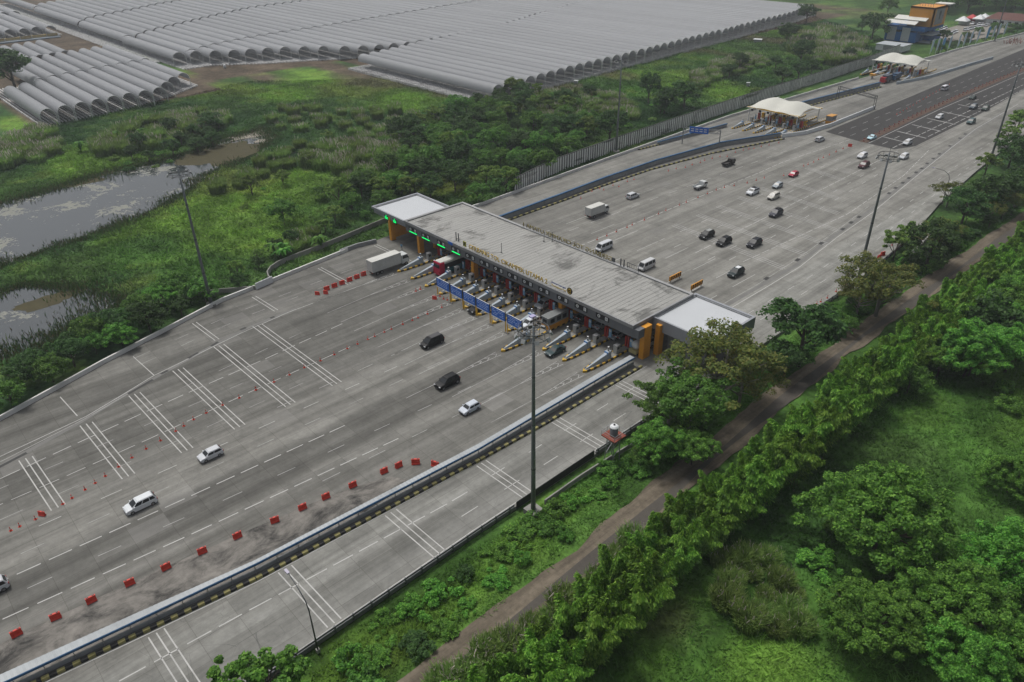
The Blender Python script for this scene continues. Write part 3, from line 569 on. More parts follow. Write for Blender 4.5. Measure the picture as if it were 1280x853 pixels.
def tbooth():
    t=thing('toll_booth','x','toll booth',(0,0,0)); MB().box(-.75,-1.4,.38,.75,1.4,1.4).box(-.8,-1.5,2.6,.8,1.5,2.8).build('walls',GREYW,t); MB().box(-.72,-1.36,1.4,.72,1.36,2.6).build('windows',GLASS,t); return t
for fn,nm,y,dx in ((cabinet,'grey payment cabinet on the %s toll island',-.9,0),(gatepost,'red lane gate with white and red barrier arm on the %s toll island',2.3,0),(heightboard,'pale blue lane board on the %s toll island',1.9,1.15),(tbooth,'grey glazed booth in the shade on the %s toll island',8.2,0)):
    P=fn()
    for i,x in enumerate(ISL):
        yy=y if not(i==9 and fn is cabinet) else -10.5
        if i==0: P.location=(x+dx,yy,0); P['label']=nm%ORDN[i]; P['group']=P.name.replace('_',' ')+'s along the toll lanes'
        else: dup(P,(x+dx if fn is not heightboard or i>=3 else x+.0,yy if i>=3 or fn is not heightboard else yy-.9,0),label=nm%ORDN[i])
t=thing('attendant_booth','grey cabin with orange base standing on the toll island in front of the canopy','booth',(18.2,-1.6,0))
MB().box(-.95,-2.9,.38,.95,2.9,1.35).build('orange_base',ORANGE,t); MB().box(-.93,-2.88,1.35,.93,2.88,2.95).build('walls',mat('booth grey',(.22,.235,.24),.6,0,.1,.6,dirt=.3),t); MB().box(-1.05,-3,2.95,1.05,3,3.1).build('roof',mat('booth roof',(.17,.18,.18),.7,0,.1,.6),t)
for y in (-2.2,-.4,1.2): MB().box(.93,y,1.7,.96,y+1.1,2.6).build('window',GLASS,t)
MB().box(-.5,-2.92,1.7,.5,-2.88,2.6).build('window',GLASS,t)
b=thing('lattice_frame','grey steel railing frame around the toll island before the grey booth','steel frame',(18.4,-9,0)); q=MB()
for y in (-3,-.5,2): 
    for x in (-.8,.8): q.bar((x,y,.38),(x,y,2.6),.1)
for x in (-.8,.8): q.bar((x,-3,2.6),(x,2,2.6),.1).bar((x,-3,1.4),(x,2,1.4),.08)
for y in (-3,-.5,2): q.bar((-.8,y,2.6),(.8,y,2.6),.1)
q.build('rails',STEEL,b)
# blue lane signs on yellow posts
SGL=['leftmost of the six','second from left of the six','third from left of the six','third from right of the six','second from right of the six','rightmost of the six']
SG=[(-8.9,-4.45),(-4.1,-.15),(.2,4.1),(4.4,8.55),(9.1,13.2),(13.8,18.0)]
def bsign(w):
    t=thing('lane_sign','x','road sign',(0,0,0))
    p=MB().box(.12,-.08,2.45,w-.12,.0,4.45).build('panel',BLUE,t); q=MB(); r=random.Random(int(w*100))
    for z,n in ((4.05,5),(3.68,5),(3.3,6),(2.93,4)):
        x=.42; 
        while x<w-.7:
            l=r.uniform(.3,.62); 
            if r.random()<.88: q.box(x,-.10,z,min(x+l,w-.4),-.081,z+.10)
            x+=l+.14
    q.build('lines_of_text',mat('sign lettering',(.50,.62,.85),.5),p); MB().box(.1,-.1,2.25,w-.1,.02,2.45).box(.1,-.1,4.45,w-.1,.02,4.52).build('panel_edge',WHITE,p)
    for x in (0,w): MB().box(x-.09,-.02,.12,x+.09,.12,2.5).build('yellow_post',YELLOW,t); MB().box(x-.09,-.02,2.5,x+.09,.12,4.6).build('upper_post',DSTEEL,t); MB().box(x-.25,-.2,0,x+.25,.3,.14).build('foot',CONC,t)
    return t
for (a,c_),l in zip(SG,SGL):
    t=bsign(c_-a); t.location=(a,-10.55,0); tag(t,'blue lane sign on two yellow posts, '+l,'road sign','blue lane signs before the toll lanes')
# ================================================================ MEDIANS, WALLS, RAILS
def rows(mb,Lp,Rp,z,amp=0,step=.3,th=.06):
    y0=max(Lp[0][1],Rp[0][1]); y1=min(Lp[-1][1],Rp[-1][1]); k=max(2,int((y1-y0)/step)); vs=[];fs=[]
    for i in range(k+1):
        y=y0+(y1-y0)*i/k; zz=z+(amp if i%2 else 0)
        xl,xr=interp(Lp,y),interp(Rp,y); vs+=[(xl,y,zz),(xr,y,zz-.05),(xr,y,z-th-.05),(xl,y,z-th)]
    for i in range(k):
        a=4*i
        for j in range(4): fs.append((a+j,a+(j+1)%4,a+4+(j+1)%4,a+4+j))
    fs.append((0,3,2,1)); fs.append((4*k,4*k+1,4*k+2,4*k+3)); mb.add(vs,fs)
def off(pts,d): return [(x+d,y) for x,y in pts]
SHEET=mat('pale corrugated sheet',(.33,.355,.37),.55,.1,.08,.5,dirt=.3)
def walkway(name,label,Lp,Rp,z,mside=1,step=.3,post=3.,rm=None,wh=.75,fh=.30):
    t=thing(name,label,'covered walkway',(0,0,0))
    b=MB(); rows(b,Lp,Rp,z,.035,step); b.build('roof_sheet',rm or SHEET,t)
    e=Rp if mside>0 else Lp; b=MB(); rows(b,off(e,.01),off(e,.10),z+.06,0,2.5,fh); b.build('blue_fascia',DBLUE,t)
    b=MB(); rows(b,off(e,-.25),off(e,-.10),wh,0,2.5,wh); b.build('low_wall',GREYW,t)
    y=e[0][1]+.6; n=0
    while y<e[-1][1] and n<95:
        x=interp(e,y); MB().box(x-.12,y-.05,.0,x-.02,y+.05,z-.1).build('post',STEEL,t); y+=post; n+=1
    return t
NL=[(30.8,-118),(32.8,-103.3),(34.55,-89.9),(36.6,-75),(38.2,-38.7),(37.6,-8),(37.6,-1.6)]; NR=[(32.2,-118),(34.2,-102.6),(35.6,-90.5),(37.2,-75.4),(39.1,-39.5),(38.7,-8),(38.7,-1.6)]
walkway('covered_walkway','long covered walkway with pale corrugated roof and blue edge beside the side carriageway',NL,NR,1.8)
def kerbrow(name,label,pts,wd=.5,h=.38,ln=.8,grp=None):
    mb=MB(); L=0
    P=[Vector((x,y,0)) for x,y in pts]; k=0; carry=0
    for a,c_ in zip(P,P[1:]):
        d=(c_-a); l=d.length; d.normalize(); n=Vector((-d.y,d.x,0))*wd/2; s=0
        while s<l-.01:
            e=min(s+ln,l); p=a+d*s; q=a+d*(e-.02); k+=1
            mb.m(k%2).hexa([p-n,q-n,q+n,p+n],[v+Vector((0,0,h)) for v in (p-n*.85,q-n*.85,q+n*.85,p+n*.85)]); s=e
    o=mb.build(name,[mat('kerb yellow',(.27,.25,.10),.8,0,.2,1,dirt=.5),mat('kerb black',(.028,.028,.028),.8,0,.3,1)]); return tag(o,label,'kerb',grp)
kerbrow('striped_kerb','yellow and black striped kerb running along the near side of the covered walkway',[(32.6,-118),(35.0,-100.1),(36.1,-91),(37.95,-75.8),(39.7,-39.6),(40.1,-25),(39.95,-1)])
MBG=MB(); rows(MBG,off(NR,-.3),off([(32.6,-118),(35.0,-100.1),(36.1,-91),(37.95,-75.8),(39.7,-39.6),(40.1,-25),(39.95,-1)],-.1),.12,0,4,.1); struct(MBG.build('median_strip',mat('median gravel',(.12,.118,.11),.95,0,.3,2)))
WBL=mat('walkway blue',(.04,.10,.19),.5,0,.12,.6,dirt=.2)
FL=[(-31.6,26),(-32.3,50),(-33.3,72),(-33.1,96),(-30,127),(-21.9,151)]; FR=[(-31,26),(-31.7,50),(-32.7,72),(-32.5,96),(-29.4,127),(-21.3,151)]
walkway('covered_walkway','blue topped covered walkway curving along the median beyond the toll canopy',FL,FR,1.7,1,.6,3.,WBL,1.35,.25)
kerbrow('striped_kerb','yellow and black striped kerb below the curved walkway beyond the canopy',[(-30.4,26),(-30.5,50),(-31.0,66),(-30.6,90),(-27.2,118),(-19.2,150)],ln=1.1)
MBG=MB(); rows(MBG,FR,[(-30.2,26),(-30.3,50),(-30.8,66),(-30.4,90),(-27,118),(-19,150)],.12,0,4,.1); struct(MBG.build('median_strip',MT['median gravel']))
walkway('covered_walkway','short blue edged walkway at the cone line left of the first membrane tent',[(-46.2,113),(-43.0,150)],[(-45.7,113),(-42.5,150)],1.2,1,.6,3.,WBL,.9,.2); walkway('covered_walkway','blue edged walkway between the two membrane tents',[(-39.7,196),(-34,254)],[(-39.0,196),(-33.3,254)],1.7,1,.6,3.,WBL,1.35,.25)
kerbrow('striped_kerb','yellow and black kerb between the two membrane tents',[(-37.2,196),(-31.8,252)],ln=1.3); kerbrow('striped_kerb','short red and black kerb nose at the far left of the plaza',[(-46.8,104),(-45.6,114)])
PARA=mat('parapet white',(.62,.62,.60),.85,0,.08,.5,dirt=.35)
def wallrow(name,label,pts,h,wd,m,cat='wall',z0=-.3):
    mb=MB()
    for a,c_ in zip(pts,pts[1:]):
        a=Vector((*a,0)); c_=Vector((*c_,0)); d=(c_-a).normalized(); n=Vector((-d.y,d.x,0))*wd/2; u=Vector((0,0,h)); v=Vector((0,0,z0)); ext=d*.02
        mb.hexa([a-n+v,c_-n+v,c_+n+v,a+n+v],[a-n*.7+u,c_-n*.7+u,c_+n*.7+u,a+n*.7+u])
    return tag(mb.build(name,m),label,cat)
def edge(pts,y0,y1,d): 
    ys=[y0]+[p[1] for p in pts if y0<p[1]<y1]+[y1]; return [(interp(pts,y)+d,y) for y in ys]
wallrow('parapet_wall','pale concrete parapet along the left road edge up to the white panel',edge(EDGE_L,-158,-38,-.25),.8,.5,PARA); wallrow('parapet_wall','pale concrete parapet along the left road edge between the white panel and the canopy',edge(EDGE_L,-33.5,-12,-.25),.8,.5,PARA); wallrow('parapet_wall','long pale concrete parapet in front of the tall panel fence',edge(EDGE_L,14,262,-.25),.8,.4,PARA); wallrow('parapet_wall','distant pale parapet in front of the row of banners',edge(EDGE_L,300,615,-.25),.8,.4,PARA)
wallrow('panel_wall','short white rendered wall panel at the left road edge where the curved wall starts',[(-39.3,-38),(-40.1,-33.6)],1.5,.25,WHITE); wallrow('flood_wall','curved low concrete wall in the greenery left of the road',[(-40.4,-33.6),(-42.4,-33.4),(-44.6,-32.6),(-46.6,-30.8),(-48.0,-28.2),(-48.8,-24.5),(-49.4,-18),(-51,-8),(-53,4),(-55,16)],.9,.35,CONC); wallrow('flood_wall','low concrete wall running into the bushes below the left mast',[(-39.6,-38),(-43.5,-44),(-46,-49)],.8,.3,CONC)
wallrow('concrete_block','grey concrete block wall curving in from the left canopy column',[(-43.3,-14),(-43.6,-9),(-42.6,-4)],1.0,.5,GREYW)
wallrow('white_barrier','long white concrete barrier below the first membrane tent',[(-21.0,151.2),(-17.2,161),(-16,176),(-16.6,213)],1.3,.5,WHITE); wallrow('white_barrier','pale concrete barrier along the carriageway below the second membrane tent',[(-29.6,262),(-27.5,272),(-25,284),(-22.6,330),(-20.8,352)],1.2,.6,PALEB); wallrow('white_panel_stack','stack of white road panels standing beside the far parapet wall',[(-50.6,186),(-50.4,199)],1.6,.3,WHITE,'road panels')
wallrow('drain_wall','low concrete ditch wall beside the guard rail near the water tower',[(53.2,-39),(53.0,-31),(53.4,-18),(53.4,-2)],.5,.3,CONC); wallrow('black_panel_rail','black solid panel section of the road rail near the tall mast',[(51.1,-42.6),(50.9,-26)],.95,.12,BLACK,'rail')
def guardrail(label,pts):
    t=thing('guard_rail',label,'guard rail',(0,0,0)); mb=MB()
    for a,c_ in zip(pts,pts[1:]): mb.bar((*a,.62),(*c_,.62),.08,.32).bar((*a,.22),(*c_,.22),.25,.25)
    mb.build('rail',mat('rail steel',(.15,.155,.16),.55,.3,.2,2,dirt=.4),t); y=pts[0][1]+.5
    while y<pts[-1][1]:
        x=interp(pts,y); MB().box(x-.07,y-.09,-.3,x+.13,y+.09,.85).build('post',DSTEEL,t); y+=2.6
    return t
guardrail('dark steel guard rail on posts beside the near side carriageway',[(52.9,-112),(51.9,-80),(51.15,-50),(51.1,-43)]); guardrail('dark steel guard rail beside the carriageway behind the water tower',[(50.9,-25.6),(50.9,-3)]); guardrail('dark steel guard rail beyond the toll canopy below the right hand mast',[(51,30),(51,60),(48.6,92)])
wallrow('ditch_cover','pale concrete ditch cover slabs between the trees and far right lane',[(52.6,84),(50.8,97),(48.8,109)],.15,1.1,PALEC,'ditch cover')
# tall slatted noise barrier
FEN=[(-45.6,46),(-48.5,58),(-50.6,70),(-52.7,99),(-54.2,137),(-56.1,177),(-56.6,227),(-58.3,300),(-62,338)]
t=thing('panel_fence','tall stained concrete fence of pale upright slats along the far side of the plaza','fence',(0,0,0))
g=NG('fence slats'); o=g.obj(); n=g.noise(g.map(o,(.3,.3,.09)),1,5,.7); c=g.ramp(n,[(.30,(.30,.305,.285)),(.42,(.58,.585,.565)),(.62,(.68,.69,.67))]); c=g.mix(g.rng(g.noise(g.map(o,(.05,.05,.25)),1,4,.6),.57,.66,0,.8),c,(.055,.08,.04)); SLAT=g.fin(c,.9,0,.2)
mb=MB(); bk=MB(); cp=MB(); L=0; rr=random.Random(4)
for a,c_ in zip(FEN,FEN[1:]):
    a=Vector((*a,0)); c_=Vector((*c_,0)); d=(c_-a); l=d.length; d.normalize(); n=Vector((d.y,-d.x,0)); s=0; u=Vector((0,0,1))
    p,q=a,c_; bk.hexa([p-n*.06-u*.5,q-n*.06-u*.5,q+n*.02-u*.5,p+n*.02-u*.5],[p-n*.06+u*4.1,q-n*.06+u*4.1,q+n*.02+u*4.1,p+n*.02+u*4.1]); cp.hexa([p-n*.15+u*4.1,q-n*.15+u*4.1,q+n*.2+u*4.1,p+n*.2+u*4.1],[p-n*.1+u*4.3,q-n*.1+u*4.3,q+n*.15+u*4.3,p+n*.15+u*4.3])
    while s<l:
        ww=.64*rr.uniform(.85,1.1); h=4.08*rr.uniform(.985,1); p=a+d*s; q=a+d*min(s+ww,l); m_=n*.16
        mb.hexa([p+n*.021-u*.5,q+n*.021-u*.5,q+m_-u*.5,p+m_-u*.5],[p+n*.021+u*h,q+n*.021+u*h,q+m_+u*h,p+m_+u*h]); s+=1.2
o=mb.build('slats',SLAT,t); bk.build('backing',mat('fence backing',(.04,.044,.038),.95,0,.3,.6),t); cp.build('coping',mat('fence coping',(.085,.088,.082),.9,0,.3,.6),t)
# ================================================================ MASTS, LAMPS, TOWER
def mast(h=30):
    t=thing('floodlight_mast','x','floodlight mast',(0,0,0)); MB().tube([(0,0,.3),(0,0,h*.35),(0,0,h*.7),(0,0,h)],[.36,.30,.23,.16],12).build('pole',mat('mast steel',(.15,.165,.175),.45,.4,.15,.6),t,True); MB().box(-1,-1,-.5,1,1,.35).build('plinth',CONC,t)
    b=MB()
    for zz in (h*.25,h*.5,h*.75): b.cyl((0,0,zz),.36-.2*zz/h+.03,.25,10)
    b.build('joint_collar',DSTEEL,t); b=MB()
    for k in range(20): b.bar((.37-.2*(k/20),-.18,1.2+k*1.38),(.37-.2*(k/20),.18,1.2+k*1.38),.03,.05)
    b.build('ladder_rungs',STEEL,t)
    b=MB(); n=16; zt=h-1.2
    for r,z in ((2.0,zt),(1.9,zt+.9)):
        for k in range(n): b.bar((r*math.cos(2*PI*k/n),r*math.sin(2*PI*k/n),z),(r*math.cos(2*PI*(k+1)/n),r*math.sin(2*PI*(k+1)/n),z),.08)
    for k in range(6): c_,s_=math.cos(PI*k/3),math.sin(PI*k/3); b.bar((0,0,zt-.2),(2*c_,2*s_,zt),.07).bar((2*c_,2*s_,zt),(1.9*c_,1.9*s_,zt+.9),.05)
    b.bar((0,0,zt+.5),(0,0,zt+2.4),.06); b.build('lamp_ring',DSTEEL,t)
    for k in range(8):
        a=2*PI*k/8+.2; q=MB().box(-.28,-.12,-.3,.28,.12,.2); o=q.build('floodlight',GREYW,t); o.location=(2.15*math.cos(a),2.15*math.sin(a),zt+.1); o.rotation_euler=(.5,0,a-PI/2)
    return t
ms=mast(); ms.location=(53.2,-41.3,0); tag(ms,'tall dark floodlight mast by the near rail, standing in the middle of the photo','floodlight mast','floodlight masts round the toll plaza')
dup(ms,(51.9,57.8,0),.4,'tall dark floodlight mast beside the trees right of the toll canopy'); dup(ms,(-39.2,-48.4,0),1.1,'tall floodlight mast on the left road edge in front of the pond'); dup(ms,(-50.9,97.4,0),.7,'tall floodlight mast beside the slatted fence, far centre'); x,y=A2(1243,52); dup(ms,(x,y,0),.2,'distant floodlight mast near the parked cars at top right'); x,y=A2(1238,200); dup(ms,(x,y,0),2,'floodlight mast rising from the trees at the right edge')
def lamp():
    t=thing('street_lamp','x','street lamp',(0,0,0)); b=MB(); b.tube([(0,0,0),(0,0,5),(0,0,6.8),(-.4,0,8.0),(-1.7,0,8.9),(-4.2,.15,9.3)],[.11,.09,.08,.07,.06,.05],8); b.build('pole',DSTEEL,t,True); MB().box(-4.9,-.02,9.2,-4.1,.3,9.38).build('lamp_head',mat('lamp grey',(.40,.38,.46),.5),t); MB().box(-.2,-.2,-.3,.2,.2,.25).build('foot',CONC,t); return t
lp=lamp(); lp.location=(52.7,-75.4,0); tag(lp,'slim dark street lamp with curved arm over the near side carriageway','street lamp','street lamps'); dup(lp,(43.9,124.5,0),.3,'slim street lamp between the trees and the far right lane')
t=thing('water_tower','small water tower, white capped tank on a rusty red platform by the rail','water tower',(53.2,-24.4,-.4)); b=MB()
for sx in (-.8,.8):
    for sy in (-.8,.8): MB().bar((sx,sy,0),(sx*.8,sy*.8,4.6),.14).build('leg',STEEL,t)
for z in (1.2,3.0):
    for s in (-1,1): b.bar((-.75,s*.75,z),(.75,s*.75,z+1.3),.08).bar((s*.75,-.75,z),(s*.75,.75,z+1.3),.08)
b.build('bracing',STEEL,t); MB().box(-1.35,-1.35,4.6,1.35,1.35,4.75).build('platform',MAROON,t); MB().lathe((0,0,4.75),[(.62,0),(.64,.3),(.62,.35),(.64,.9),(.62,.95),(.64,1.5)],16).build('tank',mat('tank grey',(.13,.14,.15),.5,.1),t,True)
MB().lathe((0,0,6.25),[(.68,0),(.68,.12),(.5,.32),(.16,.42)],16).build('tank_top',WHITE,t); MB().cyl((0,0,6.66),.17,.1,10).build('lid',BLACK,t); b=MB()
for i in range(4):
    c=[(-1.3,-1.3),(1.3,-1.3),(1.3,1.3),(-1.3,1.3)]; a,d=c[i],c[(i+1)%4]; b.bar((*a,5.7),(*d,5.7),.05).bar((*a,5.2),(*d,5.2),.04).bar((*a,4.75),(*a,5.7),.05).bar(((a[0]+d[0])/2,(a[1]+d[1])/2,4.75),((a[0]+d[0])/2,(a[1]+d[1])/2,5.7),.04)
b.build('railing',STEEL,t)
# gantries
def gantry(label,p,q,h,m,panel=None):
    t=thing('sign_gantry',label,'gantry',(0,0,0)); p=Vector((*p,0)); q=Vector((*q,0)); d=(q-p).normalized(); n=Vector((-d.y,d.x,0))*.5; b=MB()
    for c in (p,q):
        k=MB()
        for s in (-1,1): k.bar(c+n*s,c+n*s+Vector((0,0,h+1.1)),.16)
        k.build('leg',m,t)
    L=(q-p).length; N=int(L/1.4)
    for z in (h,h+1.1):
        for s in (-1,1): b.bar(p+n*s+Vector((0,0,z)),q+n*s+Vector((0,0,z)),.13)
    for i in range(N): 
        for s in (-1,1): b.bar(p+n*s+d*(L*i/N)+Vector((0,0,h)),p+n*s+d*(L*(i+1)/N)+Vector((0,0,h+1.1)),.08)
        b.bar(p+n+d*(L*i/N)+Vector((0,0,h)),p-n+d*(L*(i+1)/N)+Vector((0,0,h)),.07)
    b.build('truss',m,t); return t,p,d,n
t,p,d,n=gantry('pale steel gantry carrying a blue sign across the far lanes',(-41,120.5),(-29.6,125.6),4.6,STEEL)
f=-n.normalized(); b=MB(); a=p+d*2.2+f*.75; c=p+d*8.6+f*.75; v=Vector((0,0,1)); b.hexa([a+v*4.3,c+v*4.3,c+f*.1+v*4.3,a+f*.1+v*4.3],[a+v*6.4,c+v*6.4,c+f*.1+v*6.4,a+f*.1+v*6.4]); pn=b.build('panel',BLUE,t); b=MB()
for r,z in enumerate((5.7,5.0)):
    for k in range(4): a2=a+f*.13+d*(.5+k*1.45)+v*z; b.bar(a2,a2+d*1.0,.02,.28)
b.build('lines_of_text',WHITE,pn)
gantry('dark lattice gantry over the lanes between the two membrane tents',(-34.6,217.7),(-16.3,211.6),4.2,DSTEEL)
# chevron barriers behind the canopy
for (x,y),l in (((22.3,32.4),'left of the two'),((28.1,32.4),'right of the two')):
    t=thing('chevron_barrier','orange board with black chevrons on the island tail behind the canopy, '+l,'barrier',(x,y,0),0,'chevron barriers'); MB().box(-.1,-2.1,.5,.1,2.1,1.6).build('board',mat('orange board',(.60,.27,.03),.6),t); b=MB()
    for k in range(5): yy=-1.7+k*.8; b.hexa([(.101,yy,.55),(.12,yy,.55),(.12,yy+.3,.55),(.101,yy+.3,.55)],[(.101,yy+.3,1.05),(.12,yy+.3,1.05),(.12,yy+.6,1.05),(.101,yy+.6,1.05)]).hexa([(.101,yy+.3,1.05),(.12,yy+.3,1.05),(.12,yy+.6,1.05),(.101,yy+.6,1.05)],[(.101,yy,1.55),(.12,yy,1.55),(.12,yy+.3,1.55),(.101,yy+.3,1.55)])
    b.build('chevrons',BLACK,t)
    for s in (-1.7,1.7): MB().box(-.06,s-.06,0,.06,s+.06,.5).build('leg',DSTEEL,t)
# ================================================================ VEHICLES (front towards -Y, base on z=0)
g=NG('car paint'); oi=g.n('ObjectInfo'); g.inp(g.b,'Base Color',oi.outputs['Color']); g.b.inputs['Roughness'].default_value=.42; g.b.inputs['Coat Weight'].default_value=.05; g.b.inputs['Coat Roughness'].default_value=.12; g.b.inputs['Specular IOR Level'].default_value=.22; PAINT=g.m
TYRE=mat('tyre',(.02,.02,.021),.9); RIM=mat('rim',(.25,.255,.26),.4,.6,.05); LAMP=mat('lamp glass',(.62,.64,.66),.15,.0,.05,1,spec=.6); TAIL=mat('tail lamp',(.28,.015,.012),.25); TRIM=mat('black trim',(.022,.022,.023),.6); PLATE=mat('number plate',(.05,.05,.05),.5)
def P_(o,col): o.color=(*col,1); return o
def wheels(t,L,W,r,yf,yr,wd=.22,dual=False):
    for y in (yf,yr) if not hasattr(yr,'__len__') else (yf,*yr):
        for s in (-1,1):
            x=s*(W/2-wd/2+.02); o=MB().tube([(x-wd/2,y,r),(x-wd/2+.03,y,r),(x+wd/2-.03,y,r),(x+wd/2,y,r)],[r*.9,r,r,r*.9],14).build('wheel',TYRE,t)
            xx=x+s*(wd/2+.004); MB().tube([(xx-.01,y,r),(xx+.01,y,r)],r*.62,10).build('rim',RIM,o)
def car(name,L,W,H,belt,hood,hoodz,wsb,rf0,rf1,rwb,col,wr=.32,roofcol=None,rails=False):
    """hood: y of hood end; wsb windscreen base y; rf0..rf1 roof; rwb rear-window base y"""
    t=thing(name,'x','car',(0,0,0)); h=L/2; w=W/2
    prof=[(-h+.10,.28),(-h,.45),(-h+.02,.62),(-h+.14,hoodz-.12),(-h+.45,hoodz),(hood,hoodz+.07),(wsb,belt),(rwb,belt+.02),(h-.06,belt-.08),(h,.62),(h-.02,.40),(h-.16,.28)]
    n=len(prof); b=MB(); secs=[(-w,.90,.05),(-w+.10,.985,.01),(-w+.28,1.,0),(w-.28,1.,0),(w-.10,.985,.01),(w,.90,.05)]
    vs=[];fs=[]
    for x,k,dz in secs:
        for y,z in prof: vs.append((x,y*(k if abs(y)>h*.8 else 1),.28+(z-.28)*(1-dz)))
    for i in range(len(secs)-1):
        for j in range(n): fs.append((i*n+j,(i+1)*n+j,(i+1)*n+(j+1)%n,i*n+(j+1)%n))
    fs.append(tuple(range(n))); fs.append(tuple((len(secs)-1)*n+j for j in range(n))[::-1]); b.add(vs,fs)
    # cabin: frustum with rounded roof edge
    wb,wt=w-.05,w-.24; lv=[(belt-.02,wsb,rwb,wb),(H-.14,rf0-.06,rf1+.07,wt+.05),(H-.03,rf0+.10,rf1-.06,wt-.04),(H,rf0+.35,rf1-.3,wt-.22)]
    vs=[];fs=[]
    for z,y0,y1,x in lv: vs+=[(-x,y0,z),(x,y0,z),(x,y1,z),(-x,y1,z)]
    for i in range(3):
        a=4*i
        for j in range(4): fs.append((a+j,a+(j+1)%4,a+4+(j+1)%4,a+4+j))
    fs.append((12,13,14,15)); b.add(vs,fs); o=P_(b.build('body',PAINT,t,False),col)
    m=o.data; 
    z0,z1=belt+.03,H-.17; 
    def onside(z): k=(z-lv[0][0])/(lv[1][0]-lv[0][0]); return (lv[0][1]+(lv[1][1]-lv[0][1])*k, lv[0][2]+(lv[1][2]-lv[0][2])*k, lv[0][3]+(lv[1][3]-lv[0][3])*k)
    ya,yb,xa=onside(z0); yc,yd,xc=onside(z1); e=.014
    MB().quad((-xa+.1,ya-e,z0),(xa-.1,ya-e,z0),(xc-.06,yc-e,z1),(-xc+.06,yc-e,z1)).build('windscreen',GLASS,t)
    MB().quad((xa-.12,yb+e,z0+.05),(-xa+.12,yb+e,z0+.05),(-xc+.1,yd+e,z1),(xc-.1,yd+e,z1)).build('rear_window',GLASS,t)
    cuts=[.03,.36,.40,.70,.74,.95] if L>4.4 else [.03,.45,.50,.95]
    for s in (-1,1):
        b=MB()
        for i in range(0,len(cuts),2):
            f,g2=cuts[i],cuts[i+1]; B0=ya+(yb-ya)*f+.10*(i==0); B1=ya+(yb-ya)*g2; T0=yc+(yd-yc)*f; T1=yc+(yd-yc)*g2
            p=[(s*(xa+e),B0,z0),(s*(xa+e),B1,z0),(s*(xc+e),T1,z1),(s*(xc+e),T0,z1)]; b.quad(*(p if s>0 else p[::-1]))
        b.build('side_window',GLASS,t)
        MB().cbox((s*(w-.22),-h+.13,hoodz-.2),(.36,.14,.15)).build('headlight',LAMP,t); MB().cbox((s*(w-.16),h-.05,belt-.16),(.2,.1,.26)).build('taillight',TAIL,t); P_(MB().cbox((s*(w+.09),wsb+.32,belt+.1),(.2,.12,.15)).build('mirror',PAINT,t),col)
    MB().cbox((0,-h+.04,.5),(W*.55,.08,.17)).cbox((0,-h+.10,.33),(W*.8,.12,.10)).cbox((0,h-.05,.36),(W*.8,.1,.12)).build('bumper_trim',TRIM,t); MB().cbox((0,-h-.012,.45),(.42,.02,.12)).cbox((0,h+.006,.72),(.42,.02,.12)).build('number_plate',PLATE,t)
    if rails:
        b=MB()
        for s in (-1,1): b.bar((s*(wt-.1),rf0+.3,H+.04),(s*(wt-.1),rf1-.2,H+.04),.05)
        b.build('roof_rail',TRIM,t)
    if roofcol is not None: P_(MB().box(-wt+.05,rf0+.25,H+.001,wt-.05,rf1-.2,H+.012).build('roof_panel',PAINT,t),roofcol)
    wheels(t,L,W,wr,-h+.82,h-.78); return t
Wc=(.50,.52,.545); Kc=(.006,.0065,.0075); SV=(.36,.38,.40); GR=(.10,.105,.11); DG=(.022,.045,.05)
proto={}
proto['hatch']=car('hatchback',3.75,1.66,1.50,.96,-1.0,.86,-.98,-.30,1.42,1.80,Wc,.30)
proto['mpv']=car('minivan',4.45,1.74,1.68,1.02,-1.25,.93,-1.32,-.45,1.75,2.15,Wc,.31)
proto['suv']=car('suv',4.75,1.85,1.80,1.12,-1.25,1.02,-1.20,-.45,1.85,2.22,Kc,.37,None,True)
proto['bigvan']=car('large_minivan',4.9,1.85,1.92,1.12,-1.55,1.0,-1.62,-.75,2.0,2.36,Kc,.34)
proto['sedan']=car('sedan',4.4,1.72,1.47,.95,-1.1,.86,-1.0,-.25,.85,1.55,DG,.31)
proto['bus']=car('minibus',4.85,1.75,2.05,1.12,-2.0,.95,-2.08,-1.45,2.2,2.38,Wc,.31)
used=set()
def place(kind,px,py,label,col,cat='car',dirn=-1,rz=0.,grp=None,pos=None,sc=1.):
    p=at(px,py,.75) if pos is None else Vector((*pos,0)); r=(0 if dirn<0 else PI)+rz; t=proto[kind]
    if kind not in used:
        used.add(kind); t.location=(p.x,p.y,0); t.rotation_euler=(0,0,r); tag(t,label,cat,grp); t.scale=(sc,)*3
        for c in t.children:
            if c.name.split('.')[0] in ('body','mirror'): c.color=(*col,1)
        return t
    d=dup(t,(p.x,p.y,.012),r,label,grp,sc,col); d['category']=cat
    if not grp and 'group' in d: del d['group']
    return d
